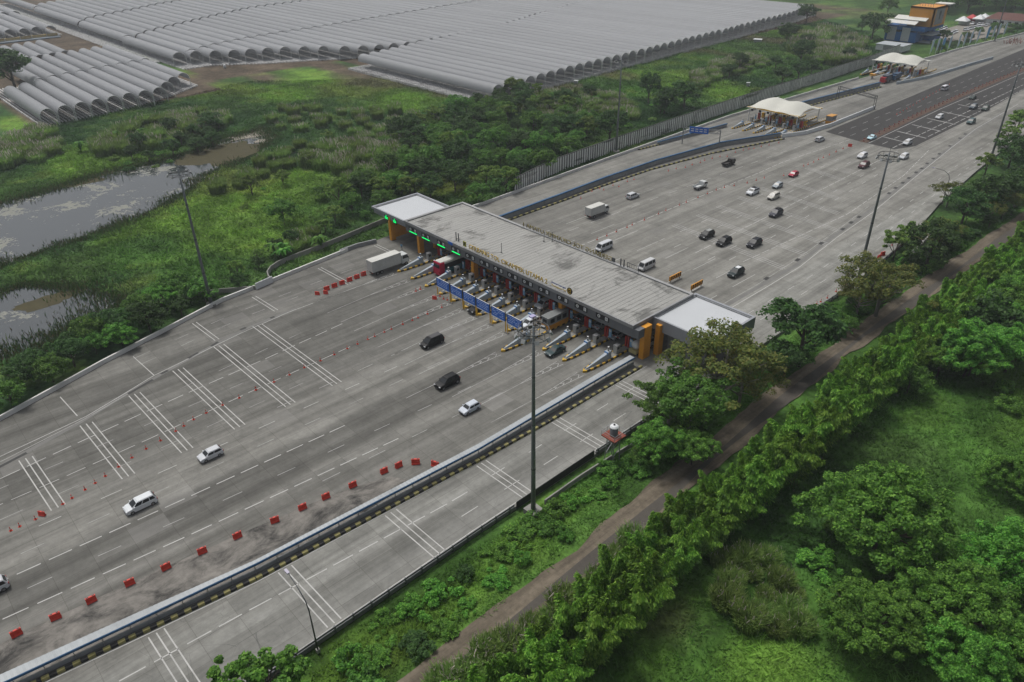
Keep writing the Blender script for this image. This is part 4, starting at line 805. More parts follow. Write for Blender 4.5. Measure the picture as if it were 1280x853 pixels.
for a in [('bigvan',540,427,'large black minivan with grey roof, left of two black cars on near plaza',Kc),
 ('suv',559,477,'black suv between the black minivan and the white hatchback on the near plaza',Kc),
 ('hatch',587,509,'silver white hatchback following the black suv near the covered walkway',(.50,.54,.60)),
 ('hatch',262.5,567,'white hatchback with dark windows beside the rumble strips',Wc),
 ('mpv',175,629,'white minivan near the lower left, closest complete car to the bottom left',(.60,.63,.65)),
 ('mpv',-15,737,'white car cut off by the left edge of the photo',Wc),
 ('sedan',694,437.5,'dark green sedan leaving the toll lane beside the striped island nose',DG),
 ('mpv',662.5,403,'white car with pale load on its roof passing the grey and orange booth',(.62,.66,.70)),
 ('suv',598,385,'black suv half hidden behind the blue lane signs',Kc),
 ('hatch',751,405.5,'silver car under the canopy at a white barrier arm',SV),('hatch',771,418,'grey car in the shade under the right part of the canopy',(.28,.30,.32)),('hatch',727,397,'dark car deep under the canopy',GR),('mpv',680,379,'pale car in the shade under the middle of the canopy',(.45,.48,.5)),
 ('suv',883.5,293.5,'black suv with silver roof, left one of three side by side behind the canopy',Kc),('suv',905,302,'black suv with dark windscreen, middle one of three behind the canopy',Kc),('suv',943,304,'black suv, right one of three behind the canopy',(.016,.017,.022)),('suv',920,340.5,'very dark green suv with white roof panel nearest the canopy',(.014,.026,.028)),
 ('suv',970,266.5,'dark grey suv with a roof rack on the rumble strips',(.05,.052,.066)),('mpv',967,245,'pale cream minivan behind the dark grey suv',(.50,.49,.45)),('suv',941,239.5,'white suv with black roof beside the cone line',(.60,.63,.66)),('hatch',972,231.5,'silver grey car ahead of the red car',(.30,.34,.37)),
 ('hatch',992,217.5,'red car driving along the cone line',(.33,.016,.04)),('mpv',1078,194.5,'white car at the edge of the asphalt, above the maroon car',Wc),('suv',1080,206.5,'maroon suv near the right hand mast head',(.075,.022,.026)),('mpv',1130,195.5,'white minivan on the concrete right of the mast head',Wc),
 ('sedan',1090,171.5,'white and pale blue taxi beside the soil median',(.42,.62,.70)),('mpv',1134.5,178,'white car on the asphalt, lower right corner of it',Wc),('mpv',1174.5,146,'white car crossing the pale strips on the asphalt',Wc),('suv',1214,152,'dark teal grey car on the concrete beside the asphalt',(.06,.10,.105)),('suv',1217,133.5,'grey suv with pale roof on the right side of the asphalt',(.10,.12,.14)),('sedan',1216,121.5,'black sedan farthest up the right side of the asphalt',(.03,.05,.045)),('suv',1232,135.5,'dark olive grey suv at the edge of the asphalt, far right',(.05,.07,.06))]: place(*a[:5])
place('mpv',791,244.5,'white minivan driving towards the far end beside the covered walkway',Wc,'car',1); place('mpv',1025,174,'white car driving up beside the white barrier',Wc,'car',1)
place('bus',755,308.5,'white minibus behind the rear edge of the canopy, beside the cones',Wc,'minibus'); place('bus',808,332,'silver white minibus behind the rear parapet of the canopy',(.50,.51,.52),'minibus'); place('bus',1181,110.5,'white minibus on the left side of the asphalt highway',(.58,.58,.62),'minibus',1)
for o in S.objects:
    if o.get('label','').startswith('white suv with black roof'):
        for c in o.children:
            pass
# roof extras
def onroof(lbl,box,name,m):
    for o in list(S.objects):
        if o.parent is None and o.get('label','').startswith(lbl): MB().box(*box).build(name,m,o)
onroof('white suv with black roof',(-.62,-.2,1.80,.62,1.6,1.82),'roof_panel',BLACK); onroof('very dark green suv',(-.5,.0,1.81,.5,1.3,1.85),'roof_panel',WHITE); onroof('black suv with silver roof',(-.55,-.1,1.81,.55,1.6,1.83),'roof_panel',mat('silver roof',(.30,.31,.30),.4)); onroof('dark grey suv with a roof rack',(-.5,.1,1.82,.5,1.4,2.05),'roof_load',TRIM); onroof('large black minivan',(-.6,-.4,1.925,.6,1.8,1.935),'roof_panel',mat('roof grey',(.06,.06,.062),.4)); onroof('white car with pale load',(-.5,.1,1.69,.5,1.3,2.0),'roof_load',mat('lilac load',(.40,.38,.58),.6))
# ---- trucks (front towards +Y here)
CABW=mat('cab white',(.48,.50,.50),.35,0,.06,1,dirt=.1); CARGO=mat('cargo box white',(.48,.49,.475),.6,0,.06,.5,dirt=.3); CARGOR=mat('cargo roof',(.52,.52,.49),.6,0,.06,.5,dirt=.25); CHAS=mat('chassis',(.03,.03,.032),.8)
def cabin(t,y0,y1,w,z0,z1,m=CABW):
    MB().sideprism([(y0,z0),(y0,z1),(y1-.35,z1),(y1-.12,z0+(z1-z0)*.55),(y1,z0+(z1-z0)*.45),(y1,z0)],-w,w).build('cab',m,t); zz=z0+(z1-z0)*.55
    MB().quad((w-.12,y1-.10,zz+.02),(-w+.12,y1-.10,zz+.02),(-w+.15,y1-.335,z1-.1),(w-.15,y1-.335,z1-.1)).build('windscreen',GLASS,t)
    for s in (-1,1):
        p=[(s*(w+.012),y0+.25,zz),(s*(w+.012),y1-.25,zz),(s*(w+.012),y1-.42,z1-.12),(s*(w+.012),y0+.25,z1-.12)]; MB().quad(*(p if s>0 else p[::-1])).build('side_window',GLASS,t); MB().cbox((s*(w-.25),y1+.01,z0+.3),(.35,.06,.18)).build('headlight',LAMP,t); MB().cbox((s*(w+.15),y1-.3,zz+.15),(.12,.12,.4)).build('mirror',TRIM,t)
    MB().cbox((0,y1+.015,z0+.1),(w*1.9,.06,.22)).build('bumper',TRIM,t)
def boxtruck(label,px,py,L,W,H,cab=1.7,z=1.0,rz=0,mx=CARGO):
    p=at(px,py,1.5); t=thing('box_truck',label,'truck',(p.x,p.y,.012),rz); h=L/2; w=W/2
    b=MB().box(-w,-h,z,w,h-cab-.25,H); yy=-h+.4
    while yy<h-cab-.4: b.box(w,yy,z,w+.025,yy+.07,H).box(-w-.025,yy,z,-w,yy+.07,H); yy+=1.1
    b.box(-.03,-h-.03,z,.03,-h,H).box(-w,-h-.03,z,-w+.08,-h,H).box(w-.08,-h-.03,z,w,-h,H); b.build('cargo_box',mx,t); MB().box(-w+.02,-h+.02,H,w-.02,h-cab-.27,H+.04).build('cargo_roof',CARGOR,t)
    cabin(t,h-cab,h,w*.92,.65,2.35 if H<3.5 else 2.75); MB().box(-.5,-h+.1,.6,.5,h-.2,z).build('chassis',CHAS,t)
    for s in (-1,1): MB().cbox((s*(w-.25),-h-.04,z-.15),(.3,.06,.14)).build('taillight',TAIL,t)
    wheels(t,L,W*.95,.44,h-.9,(-h+1.5,) if L<8 else (-h+1.3,-h+2.4),.28); return t
boxtruck('long white box truck heading into the leftmost toll lane',485.5,329,10.2,2.4,3.6,2.0); boxtruck('white box truck beyond the canopy driving up beside the walkway',746.5,263,7.4,2.2,3.1,1.6)
def flatbed(label,px,py,cabm,bedm,L=4.9,rz=0):
    p=at(px,py,.8); t=thing('flatbed_truck',label,'truck',(p.x,p.y,.012),rz); h=L/2; w=.88; cabin(t,h-1.75,h,w,.5,1.95,cabm); b=MB().box(-w,-h,.75,w,h-1.85,.85)
    for s in (-1,1): b.box(s*w-.04,-h,.85,s*w+.04,h-1.85,1.2)
    b.box(-w,-h-.03,.85,w,-h+.04,1.2).box(-w,h-1.9,.85,w,h-1.85,1.75); b.build('cargo_bed',bedm,t); MB().box(-.4,-h+.1,.45,.4,h-.2,.75).build('chassis',CHAS,t); wheels(t,L,1.75,.34,h-.75,-h+.95); return t
flatbed('small white pickup truck with open bed behind the white minivan',875,232.5,CABW,CABW); flatbed('dark small truck with open bed nearest the kerb with many cones',910.5,204,mat('dark cab',(.05,.045,.045),.4),mat('dark bed',(.035,.032,.03),.8),5.2)
p=at(790,434,1.); t=thing('tank_truck','white truck with a rounded white tank at the rightmost toll lane','truck',(36.2,3.2,.012)); MB().tube([(0,-2.0,1.9),(0,-1.7,1.95),(0,.9,1.95),(0,1.2,1.9)],[.5,.85,.85,.5],14).build('tank',mat('tank white',(.62,.62,.60),.4),t,True); cabin(t,1.4,3.0,.95,.6,2.4); MB().box(-.9,-2.3,.6,.9,1.3,1.05).box(-.9,-2.4,.5,.9,-2.3,1.2).build('chassis',mat('yellow chassis',(.40,.35,.16),.7),t); wheels(t,5.4,1.9,.42,2.3,(-1.5,))
# bus: red tail, white roof, teal sides
t=thing('coach','coach with red tail, teal sides and white rear roof entering a left toll lane','bus',(-16.6,1.2,.012)); TEAL=mat('teal paint',(.02,.12,.15),.35); CRED=mat('coach red',(.42,.012,.05),.35)
MB().box(-1.22,-4.6,.45,1.22,6.2,1.75).build('body',TEAL,t).color=(1,1,1,1); MB().sideprism([(-6.0,.45),(-6.05,1.2),(-5.9,2.2),(-5.8,3.35),(-4.6,3.4),(-4.6,.45)],-1.23,1.23).build('tail',CRED,t); MB().box(-1.2,-4.6,1.75,1.2,6.15,2.95).build('window_band',GLASS,t); MB().box(-1.22,-4.6,2.95,1.22,1.0,3.42).box(-1.0,-5.6,3.42,1.0,-1.0,3.55).build('rear_roof',CARGOR,t); MB().box(-1.22,1.0,2.95,1.22,6.2,3.42).build('front_roof',mat('navy roof',(.02,.035,.10),.4),t); MB().box(-.95,-6.06,2.2,.95,-5.86,3.0).build('rear_window',GLASS,t)
for s in (-1,1): MB().cbox((s*1.0,-6.06,1.2),(.2,.08,.5)).build('taillight',TAIL,t)
wheels(t,12,2.4,.5,4.2,(-3.2,),.3)
p=at(1107,100,1.2); t=thing('red_truck','red and white truck under the second membrane tent','truck',(p.x,p.y,.012),.02); cabin(t,-3.6,-1.6,1.1,.6,2.7,mat('truck red',(.36,.02,.03),.4)); MB().box(-1.15,-1.5,1,1.15,4,3.2).build('cargo_box',mat('dark cargo',(.06,.07,.09),.6),t); MB().box(-1.12,-3.7,.6,1.12,-3.62,1.9).build('grille',mat('truck red',(0,0,0)),t); MB().box(-.5,-3.4,.5,.5,3.9,1).build('chassis',CHAS,t); wheels(t,7.6,2.2,.45,-2.6,(2.4,),.3)
p=at(1119,97,1.2); t=thing('blue_truck','dark blue truck beside the red truck under the second membrane tent','truck',(p.x,p.y,.012),.02); cabin(t,-3.4,-1.5,1.1,.6,2.6,mat('truck blue',(.03,.08,.16),.4)); MB().box(-1.15,-1.4,1,1.15,4,3.0).build('cargo_box',mat('blue cargo',(.04,.07,.12),.6),t); MB().box(-.5,-3.4,.5,.5,3.9,1).build('chassis',CHAS,t); wheels(t,7.6,2.2,.45,-2.5,(2.4,),.3)
# parked cars by the far office: small in the photo, no parts
def tiny(name,col):
    b=MB(); b.sideprism([(-2.1,.3),(-2.15,.7),(-1.1,.95),(2.0,.98),(2.1,.3)],-.82,.82); b.m(1).hexa([(-.76,-1.1,.95),(.76,-1.1,.95),(.76,1.95,.97),(-.76,1.95,.97)],[(-.66,-.4,1.45),(.66,-.4,1.45),(.66,1.6,1.45),(-.66,1.6,1.45)]); b.m(0).box(-.64,-.3,1.45,.64,1.55,1.53); b.m(2)
    for s in (-1,1):
        for y in (-1.3,1.3): b.tube([(s*.7,y,.3),(s*.84,y,.3)],.3,8)
    return b.mesh(name,[mat('parked '+name,col,.35),GLASS,TYRE])
tw=tiny('parked_car',(.6,.62,.64)); tk=tiny('parked_car_dark',(.03,.03,.035)); ts=tiny('parked_car_silver',(.34,.36,.38)); r=random.Random(3)
def rowcars(pts,n,rz,l,ms=None):
    for i in range(n):
        k=i/max(1,n-1); x=pts[0]+(pts[2]-pts[0])*k; y=pts[1]+(pts[3]-pts[1])*k; p=at(x,y,.0); o=link('parked_car',r.choice(ms or [tw,tw,tw,ts,tk]),None,(p.x,p.y,-.015)); o.rotation_euler=(0,0,rz+r.uniform(-.05,.05)); tag(o,l,'parked car','cars parked by the far office')
rowcars((1187,44,1195,40.5),5,.5,'small pale car parked in the short row nearest the banners',[tw,tw,ts]); rowcars((1206,38.5,1224,34.5),7,.5,'small white car parked in the middle row of the far parking yard',[tw,tw,tw,ts]); rowcars((1215,31,1232,33),5,.3,'small pale car parked in front of the white tents'); rowcars((1236,31.5,1250,31),5,.2,'small car parked in front of the red roofed house'); rowcars((1176,38,1182,36),3,.5,'small white car parked beside the blue office')
# ================================================================ CONES AND BARRIERS
CO=mat('cone orange red',(.56,.055,.03),.6,0,.1,3); 
def cone():
    b=MB().box(-.2,-.2,0,.2,.2,.05); b.tube([(0,0,.05),(0,0,.3)],[.16,.11],10); b.m(1).tube([(0,0,.3),(0,0,.5)],[.112,.075],10); b.m(0).tube([(0,0,.5),(0,0,.78)],[.075,.03],10); return b.mesh('traffic_cone',[CO,mat('cone band',(.58,.46,.42),.5)])
CM=cone(); ncone=0
def putcones(pts,label,grp,sc=.95):
    global ncone
    for p in pts:
        q=at(*p); o=link('traffic_cone',CM,None,(q.x,q.y,.012)); o.scale=(sc,)*3; o.rotation_euler=(0,0,r.uniform(0,3)); tag(o,label,'traffic cone',grp)
f=lambda ox,oy,s,pts:[(ox+x/s,oy+y/s) for x,y in pts]
putcones(f(0,620,3.6625,[(50,160),(91,141),(163,108),(288,38),(330,11)])+f(0,400,3.878,[(413,824),(462,792),(511,758),(575,713),(640,669),(709,626),(778,586),(853,540),(892,515),(939,484),(1000,452),(1080,414),(1160,379),(1240,341)])+f(300,360,3.878,[(79,495),(165,457),(240,422),(312,387),(390,354),(457,324),(520,295),(570,273),(620,250),(653,236),(700,215),(734,201),(789,177),(836,158),(863,146),(909,127),(978,95)]),'small red orange cone in the long line across the near plaza','cones in the near plaza line')
putcones(f(440,220,3.877,[(310,560),(330,550),(444,597),(462,602),(853/1e3+426,585)]),'small red cone standing by the island noses under the blue signs','cones before the toll islands'); putcones(f(300,360,3.878,[(408,15),(853,16),(876,8)]),'small red cone near the first red barriers before the leftmost lanes','cones by the left lanes')
putcones(f(700,160,3.5556,[(165,498),(208,481),(250,463),(298,443),(321,432),(375,410),(438,383),(470,368),(531,344),(561,331),(613,310),(655,293),(694,277),(730,266),(774,258),(832,246),(872,234),(908,224),(994,213)])+[(1004.5,208),(1010,206),(1017,203),(1023,200),(1029,197.4),(1036.7,194),(1045,190.2),(1053.8,186.3)],'small red cone in the line crossing the plaza beyond the canopy','cones in the far plaza line')
putcones(f(1000,160,3.282,[(68,724),(85,714),(112,699),(148,672),(185,644),(378,482)]),'red cone standing against the guard rail right of the canopy','cones by the right guard rail')
putcones(f(820,140,7.756,[(120,575),(195,553),(285,540),(350,515),(430,494),(470,474),(545,454),(620,436),(690,436),(770,395),(845,374),(900,362),(950,357),(1020,340),(1095,324),(1190,303)])+f(620,150,6.09,[(730,545),(790,525),(820,535),(890,500),(935,510),(1000,470),(1050,455),(645,598)]),'small red cone at the foot of the curved kerb beyond the canopy','cones along the curved kerb')
putcones([(1121+i*4.1,143.5-i*2.35) for i in range(17)],'tiny post cone along the left edge of the asphalt highway','cones along the asphalt',.9)
RB=mat('red plastic',(.58,.048,.03),.5,0,.1,1.2,dirt=.1)
def wbar():
    b=MB(); b.sideprism([(-.28,0),(-.28,.12),(-.16,.3),(-.12,.95),(.12,.95),(.16,.3),(.28,.12),(.28,0)],-.62,.62); b.box(-.55,-.17,.42,-.15,.17,.6).box(.15,-.17,.42,.55,.17,.6); b.m(1).box(-.5,-.075,.951,-.2,.075,.957).box(.2,-.075,.951,.5,.075,.957); return b.mesh('water_barrier',[RB,TRIM])
WB=wbar()
def putbar(pts,label,grp,rz=1.5,sc=1.): 
    for i,p in enumerate(pts): q=at(*p,.4); o=link('water_barrier',WB,None,(q.x,q.y,.012)); o.scale=(sc,)*3; o.rotation_euler=(0,0,(rz[i] if hasattr(rz,'__len__') else rz)+r.uniform(-.12,.12)); tag(o,label,'road barrier',grp)
putbar(f(0,620,3.6625,[(74,628),(253,552),(417,475),(593,396),(759,324),(925,251),(1086,181)])+f(300,560,2.911,[(126,262),(227,215),(312,176),(410,134),(524,83),(577,62)]),'red plastic barrier in the spaced row beside the worn concrete','red barriers along the worn shoulder',1.45,.95); putbar(f(300,560,2.911,[(639,51),(710,60)]),'red plastic barrier at the end of the row where it turns to the walkway','red barriers along the worn shoulder',[.9,.3],1.02)
putbar(f(280,280,6.4,[(822,517),(883,494),(944,471),(1004,446),(1062,423),(1116,400)]),'dark red plastic barrier in the row behind the long white box truck','red barriers left of the toll lanes',1.5); putbar([(407,365.5),(396.5,366.5)]+f(440,220,3.877,[(400,590)])+f(0,620,3.6625,[(190,80)]),'single red plastic barrier lying out of line on the near plaza','stray red barriers',.6,.8); putbar(f(1000,160,3.282,[(305,547),(325,530),(340,517)]),'red barrier against the guard rail beside the right hand mast','red barriers by the right guard rail',1.4); putbar([(1062.5,182)],'red barrier at the head of the far cone line','stray red barriers',.5)
# red white posts along the soil median of the asphalt
pm=MB().box(-.09,-.09,0,.09,.09,.35); pm.m(1).box(-.09,-.09,.35,.09,.09,.6); pm.m(0).box(-.09,-.09,.6,.09,.09,.95); pm=pm.mesh('median_post',[mat('post red',(.30,.06,.05),.7),mat('post white',(.5,.46,.44),.7)])
for k in range(52):
    y=167+k*4.3; x=interp([(1.2,165.6),(-.8,215),(-1.6,260),(-1.4,333),(-3.2,420)],y); o=link('median_post',pm,None,(x,y,.013)); o.scale=(1.4,1.4,1.1); tag(o,'short red and white post on the soil median of the asphalt','median post','posts on the soil median')
# ================================================================ MEMBRANE TENTS
MEM=mat('tent membrane',(.52,.52,.47),.6,0,.05,.15,dirt=.08)
def tent(ox,oy,label,s=1.):
    t=thing('membrane_canopy',label,'toll canopy',(ox,oy,0)); W,D=10.6*s,9.2*s; n=28; vs=[];fs=[]
    for j in range(n+1):
        for i in range(n+1):
            u=-1+2*i/n; v=-1+2*j/n; x=u*W*(1-.10*(1-u*u)*0); y=v*D
            # edges scallop inwards between the corners
            x=u*W*(1-.10*(1-v*v)*abs(u)); y=v*D*(1-.12*(1-u*u)*abs(v)) 
            d1=math.hypot((x+W*.40)/W*1.35,y/D*1.0); d2=math.hypot((x-W*.40)/W*1.35,y/D*1.0); hh=lambda k_:max(0,1-k_*k_)**1.4*.75+max(0,1-k_)**1.5*.25
            z=5.3+2.9*(hh(d1)**2+hh(d2)**2)**.5; vs.append((x,y,z))
    for j in range(n):
        for i in range(n): a=j*(n+1)+i; fs.append((a,a+1,a+n+2,a+n+1))
    b=MB(); b.add(vs,fs); b.add([(x,y,z-.08) for x,y,z in vs],[f_[::-1] for f_ in fs]); b.build('membrane',MEM,t,True)
    b=MB()
    for s2 in (-1,1): b.bar((-W,s2*D*.9,5.2),(W,s2*D*.9,5.2),.22,.35)
    for i in range(5): b.bar((-W*.8+i*W*.4,-D*.9,5.15),(-W*.8+i*W*.4,D*.9,5.15),.15)
    b.build('edge_beam',YELLOW if oy<220 else WHITE,t)
    for x in (-W*.92,-W*.1,W*.92):
        for y in (-D*.85,D*.85): MB().cyl((x,y,0),.17,5.3,8).build('post',WHITE,t)
    b=MB()
    for k in range(6): b.box(-W*.8+k*3.3,-D*.98,4.2,-W*.8+k*3.3+.9,-D*.96,5.0)
    b.build('lane_boards',BLACK,t); return t
tent(-32.0,170.5,'cream double peaked membrane canopy over the nearer small toll lanes'); tent(-40.5,289.5,'cream double peaked membrane canopy over the farther small toll lanes, near the blue office',.98)
for (xs,y0,l) in (([-39.6,-35.2,-30.8,-26.4,-22.2],148.5,'nearer'),([-50,-45,-40,-35,-30.5],270,'farther')):
    for i,x in enumerate(xs):
        n_=['leftmost','second from left','middle','second from right','rightmost'][i]
        dup(isl,(x,y0,0),label='small striped toll island under the %s membrane canopy, %s'%(l,n_),group='toll islands under the membrane canopies')
        for nm,dy,d2 in (('lane_information_board',15,'pale blue board'),('lane_gate',18,'red lane gate'),('payment_cabinet',13,'grey payment cabinet')):
            src=next(o for o in S.objects if o.name==nm); dup(src,(x+(.3 if nm[5]=='i' else 0),y0+dy,0),label=d2+' on the %s island under the %s membrane canopy'%(n_,l),group='lane equipment under the membrane canopies')
        b=MB().box(-.5,-.5,.38,.5,.5,2.2); o=tag(b.build('toll_kiosk',YELLOW),'yellow kiosk on the %s island under the %s membrane canopy'%(n_,l),'toll booth','kiosks under the membrane canopies'); o.location=(x,y0+21,0); MB().box(-.51,-.4,1.2,.51,.4,2.0).build('window',GLASS,o)
t=thing('attendant_booth','grey and orange cabin at the corner of the nearer membrane canopy','booth',(-18.6,181.5,0)); MB().box(-1.1,-1.9,0,1.1,1.9,1.0).build('orange_base',ORANGE,t); MB().box(-1.08,-1.88,1.0,1.08,1.88,2.7).build('walls',MT['booth grey'],t); MB().box(-1.2,-2,2.7,1.2,2,2.82).build('roof',mat('orange roof',(.5,.25,.06),.6),t)
for y in (-1.2,.1): MB().box(1.08,y,1.3,1.1,y+1.0,2.3).build('window',GLASS,t)
p=at(1098,100); t=thing('lifting_arm','orange and white machine beside the red truck under the far canopy','machine',(p.x-3,p.y,0)); MB().box(-1.2,-.8,1.5,1.2,.8,2.3).build('orange_cover',mat('machine orange',(.55,.26,.03),.5),t); MB().bar((0,0,2.2),(3,6,3.4),.3).build('white_arm',WHITE,t); MB().box(-.3,-.3,0,.3,.3,1.5).build('stand',STEEL,t)
# ================================================================ FAR BUILDINGS
BBL=mat('office blue',(.012,.11,.34),.5,0,.1,.3); OOR=mat('office orange',(.58,.26,.04),.5,0,.06,.3)
p=at(1143,54); t=thing('office_building','tall blue office on frames with an orange box on top and white sloping awnings','office building',(p.x,p.y,0))
b=MB().box(-19,0,0,0,28,4.6).box(-19,-.0,5.4,4,28,7.2).box(0,12,0,4,28,3.4)
for x in (-19,-12.7,-6.3,-.4):
    for y in (0,9,18,27.6): b.box(x,y,4.2,x+.5,y+.5,5.6)
b.build('blue_storeys',BBL,t); b=MB()
for y in (6,13,20): b.bar((.2,y,0),(.2,y+6,7),.3).bar((.2,y+6,0),(.2,y,7),.3)
b.build('bracing',DBLUE,t)
for x in (-17.5,-9.0): MB().box(x,-.12,.3,x+5,-.02,6.6).build('white_panel',mat('office panel',(.42,.44,.48),.6),t)
MB().box(-13,-.05,4.3,-10,-.02,5.4).build('window_band',GLASS,t)
b=MB().box(-9,5,7.2,5.5,6,16).box(-9,5,15.2,5.5,24,16).box(4.7,5,7.2,5.5,24,16).box(-9,6,15.0,-8.2,24,15.8); b.build('orange_frame',OOR,t); MB().box(5.5,8,8.0,5.56,20,15.2).build('grey_panel',GREYW,t); MB().tube([(5.6,14,13),(5.66,14,13)],1.3,14).bar((5.6,14,12.4),(5.6,14,10.2),.1,1.0).build('emblem',DSTEEL,t)
MB().box(-8,6.2,10,-1,6.4,15).build('white_screen',WHITE,t); MB().box(-1,6.2,8,4.6,6.5,15).build('glazing',GLASS,t); MB().box(-8,7,7.2,4.6,23,9.5).build('upper_room',mat('upper wall',(.20,.21,.23),.8),t)
AW=mat('awning',(.58,.58,.55),.6); MB().hexa([(-19.5,-3,8.4),(-1,-3,8.4),(-1,1.5,9.6),(-19.5,1.5,9.6)],[(-19.5,-3,8.6),(-1,-3,8.6),(-1,1.5,9.8),(-19.5,1.5,9.8)]).hexa([(-16,1.2,10.0),(3,1.2,10),(3,6,11.4),(-16,6,11.4)],[(-16,1.2,10.2),(3,1.2,10.2),(3,6,11.6),(-16,6,11.6)]).build('awning',AW,t); MB().box(-2,22,16.1,7,30,16.6).build('white_roof_slab',AW,t); b=MB()
for x in (-19,-10,-1.5): b.bar((x,-2.6,7.2),(x,-2.6,8.4),.25)
for k in range(6): b.bar((-6+k*1.6,10,16),(-6+k*1.6,10,17.2),.2)
b.bar((-6,10,17.2),(2,10,17.2),.3); b.build('roof_frame',STEEL,t); t.scale=(.92,.92,1.13); MB().box(.5,4,0,7,22,.3).box(0,5,3.4,7.5,20,3.7).build('entrance_roof',mat('entrance roof',(.30,.34,.37),.6),t)
p=at(1110,64); t=thing('flat_roofed_shed','low white shed with a grey flat roof behind the farther membrane canopy','shed',(p.x,p.y,0)); MB().box(-7,0,0,7,11,2.8).build('walls',WHITE,t); MB().box(-7.4,-.4,2.8,7.4,11.4,3.1).build('roof',mat('shed roof',(.34,.37,.39),.6),t); MB().box(-3,-.03,.3,2,-.01,2.5).build('door',GREYW,t)
p=at(1258,33); t=thing('red_roofed_house','white house with a brown red hipped roof at the top right','house',(p.x,p.y,0),.1); MB().box(-12,0,0,10,12,3.6).build('walls',WHITE,t); MB().hexa([(-13,-1,3.6),(11,-1,3.6),(11,13,3.6),(-13,13,3.6)],[(-8,6,7),(6,6,7),(6,6.1,7),(-8,6.1,7)]).build('roof',mat('roof tiles',(.12,.055,.045),.85,0,.3,1),t); MB().box(-12.02,.5,.2,-11,5,3.2).build('blue_front',BBL,t)
for k in range(4): MB().box(-8+k*4,-.03,1,-6+k*4,-.01,2.6).build('window',GLASS,t)
def gazebo(px,py,m,label,s=1.):
    p=at(px,py); t=thing('party_tent',label,'tent',(p.x,p.y,0)); MB().hexa([(-3,-3,2.4),(3,-3,2.4),(3,3,2.4),(-3,3,2.4)],[(-.15,-.15,4.6),(.15,-.15,4.6),(.15,.15,4.6),(-.15,.15,4.6)]).box(-3,-3,2.0,3,3,2.4).build('roof',m,t); b=MB()
    for x in (-2.9,2.9):
        for y in (-2.9,2.9): b.bar((x,y,0),(x,y,2.1),.1)
    b.build('legs',STEEL,t); MB().box(-2.9,2.7,0,2.9,2.8,2).build('back_curtain',m,t); t.scale=(s,)*3
gazebo(1202,31.5,WHITE,'white pointed tent left of the red tent in the far yard',1.15); gazebo(1213.5,27.5,mat('tent red',(.45,.03,.035),.6),'red tent between the white tents in the far yard'); gazebo(1223,28.5,WHITE,'white pointed tent right of the red tent',1.05); gazebo(1229,27,WHITE,'rightmost white pointed tent in the far yard',1.05)
FLG=[mat('flag cloth blue',(.10,.30,.55),.7),mat('flag cloth pale',(.40,.52,.62),.7)]
for i,(x,y) in enumerate([(35,530),(90,520),(135,515),(205,500),(295,480),(350,465),(410,450),(480,430),(570,400),(630,390),(680,370),(740,360)]):
    p=at(1160+x/7.756,y/7.756); t=thing('banner_flag','pale blue upright banner in the row behind the far parapet' if i not in (2,8) else ('wide deeper blue banner, third from left in the row' if i==2 else 'wide deeper blue banner, right part of the row'),'banner',(p.x-1,p.y,-.3),0,'banners along the far road edge'); MB().tube([(0,0,0),(0,0,7),(.5,.6,8.2)],.09,6).build('pole',WHITE,t)
    w_=1.5 if i in (2,8) else 1.0; b=MB(); pr=[(0,1.6),(.05,7.0),(.45,8.1),(w_,7.6),(w_*.9,5),(w_*.6,1.8)]; b.add([(a*.7,a*.7+.03,z) for a,z in pr]+[(a*.7+.03,a*.7,z) for a,z in pr],[tuple(range(6)),tuple(range(6,12))[::-1]]); b.build('cloth',FLG[0 if i in (2,8) else 1],t)
p=at(1268,54); t=thing('steel_frames','heap of rust red steel frames on the far concrete apron','steel frames',(p.x,p.y,0)); b=MB(); rr=random.Random(8)
for k in range(26): x,y=rr.uniform(-3.5,3.5),rr.uniform(-7,7); b.bar((x,y,0),(x+rr.uniform(-1,1),y+rr.uniform(-1,1),rr.uniform(1,2.6)),.14).bar((x,y,rr.uniform(.5,1.6)),(x+rr.uniform(-2,2),y+rr.uniform(-2,2),rr.uniform(.5,1.8)),.1)
b.build('bars',MAROON,t)
# small things in the field
for (x,y,l,s) in [(720,104.5,'small white roofed pump box at the corner of the plastic tunnels',.8),(947,45+7,'flat pale sheet roofed hut in the far field below the tunnels',2.0),(935,107,'small pale tank on the fence line left of the nearer tent',.7)]:
    p=at(x,y); t=thing('field_hut',l,'hut',(p.x,p.y,-.4),.4); MB().box(-s,-s*.7,0,s,s*.7,1.5).build('walls',GREYW,t); MB().box(-s*1.2,-s*.9,1.5,s*1.2,s*.9,1.7).build('roof',WHITE,t)
p=at(281,84.5); t=thing('white_bag','small white bag standing on the soil track below the tunnels','bag',(p.x,p.y,-.4)); MB().lathe((0,0,0),[(.6,0),(.75,.6),(.6,1.6),(.25,2.0)],10).build('sack',WHITE,t,True)
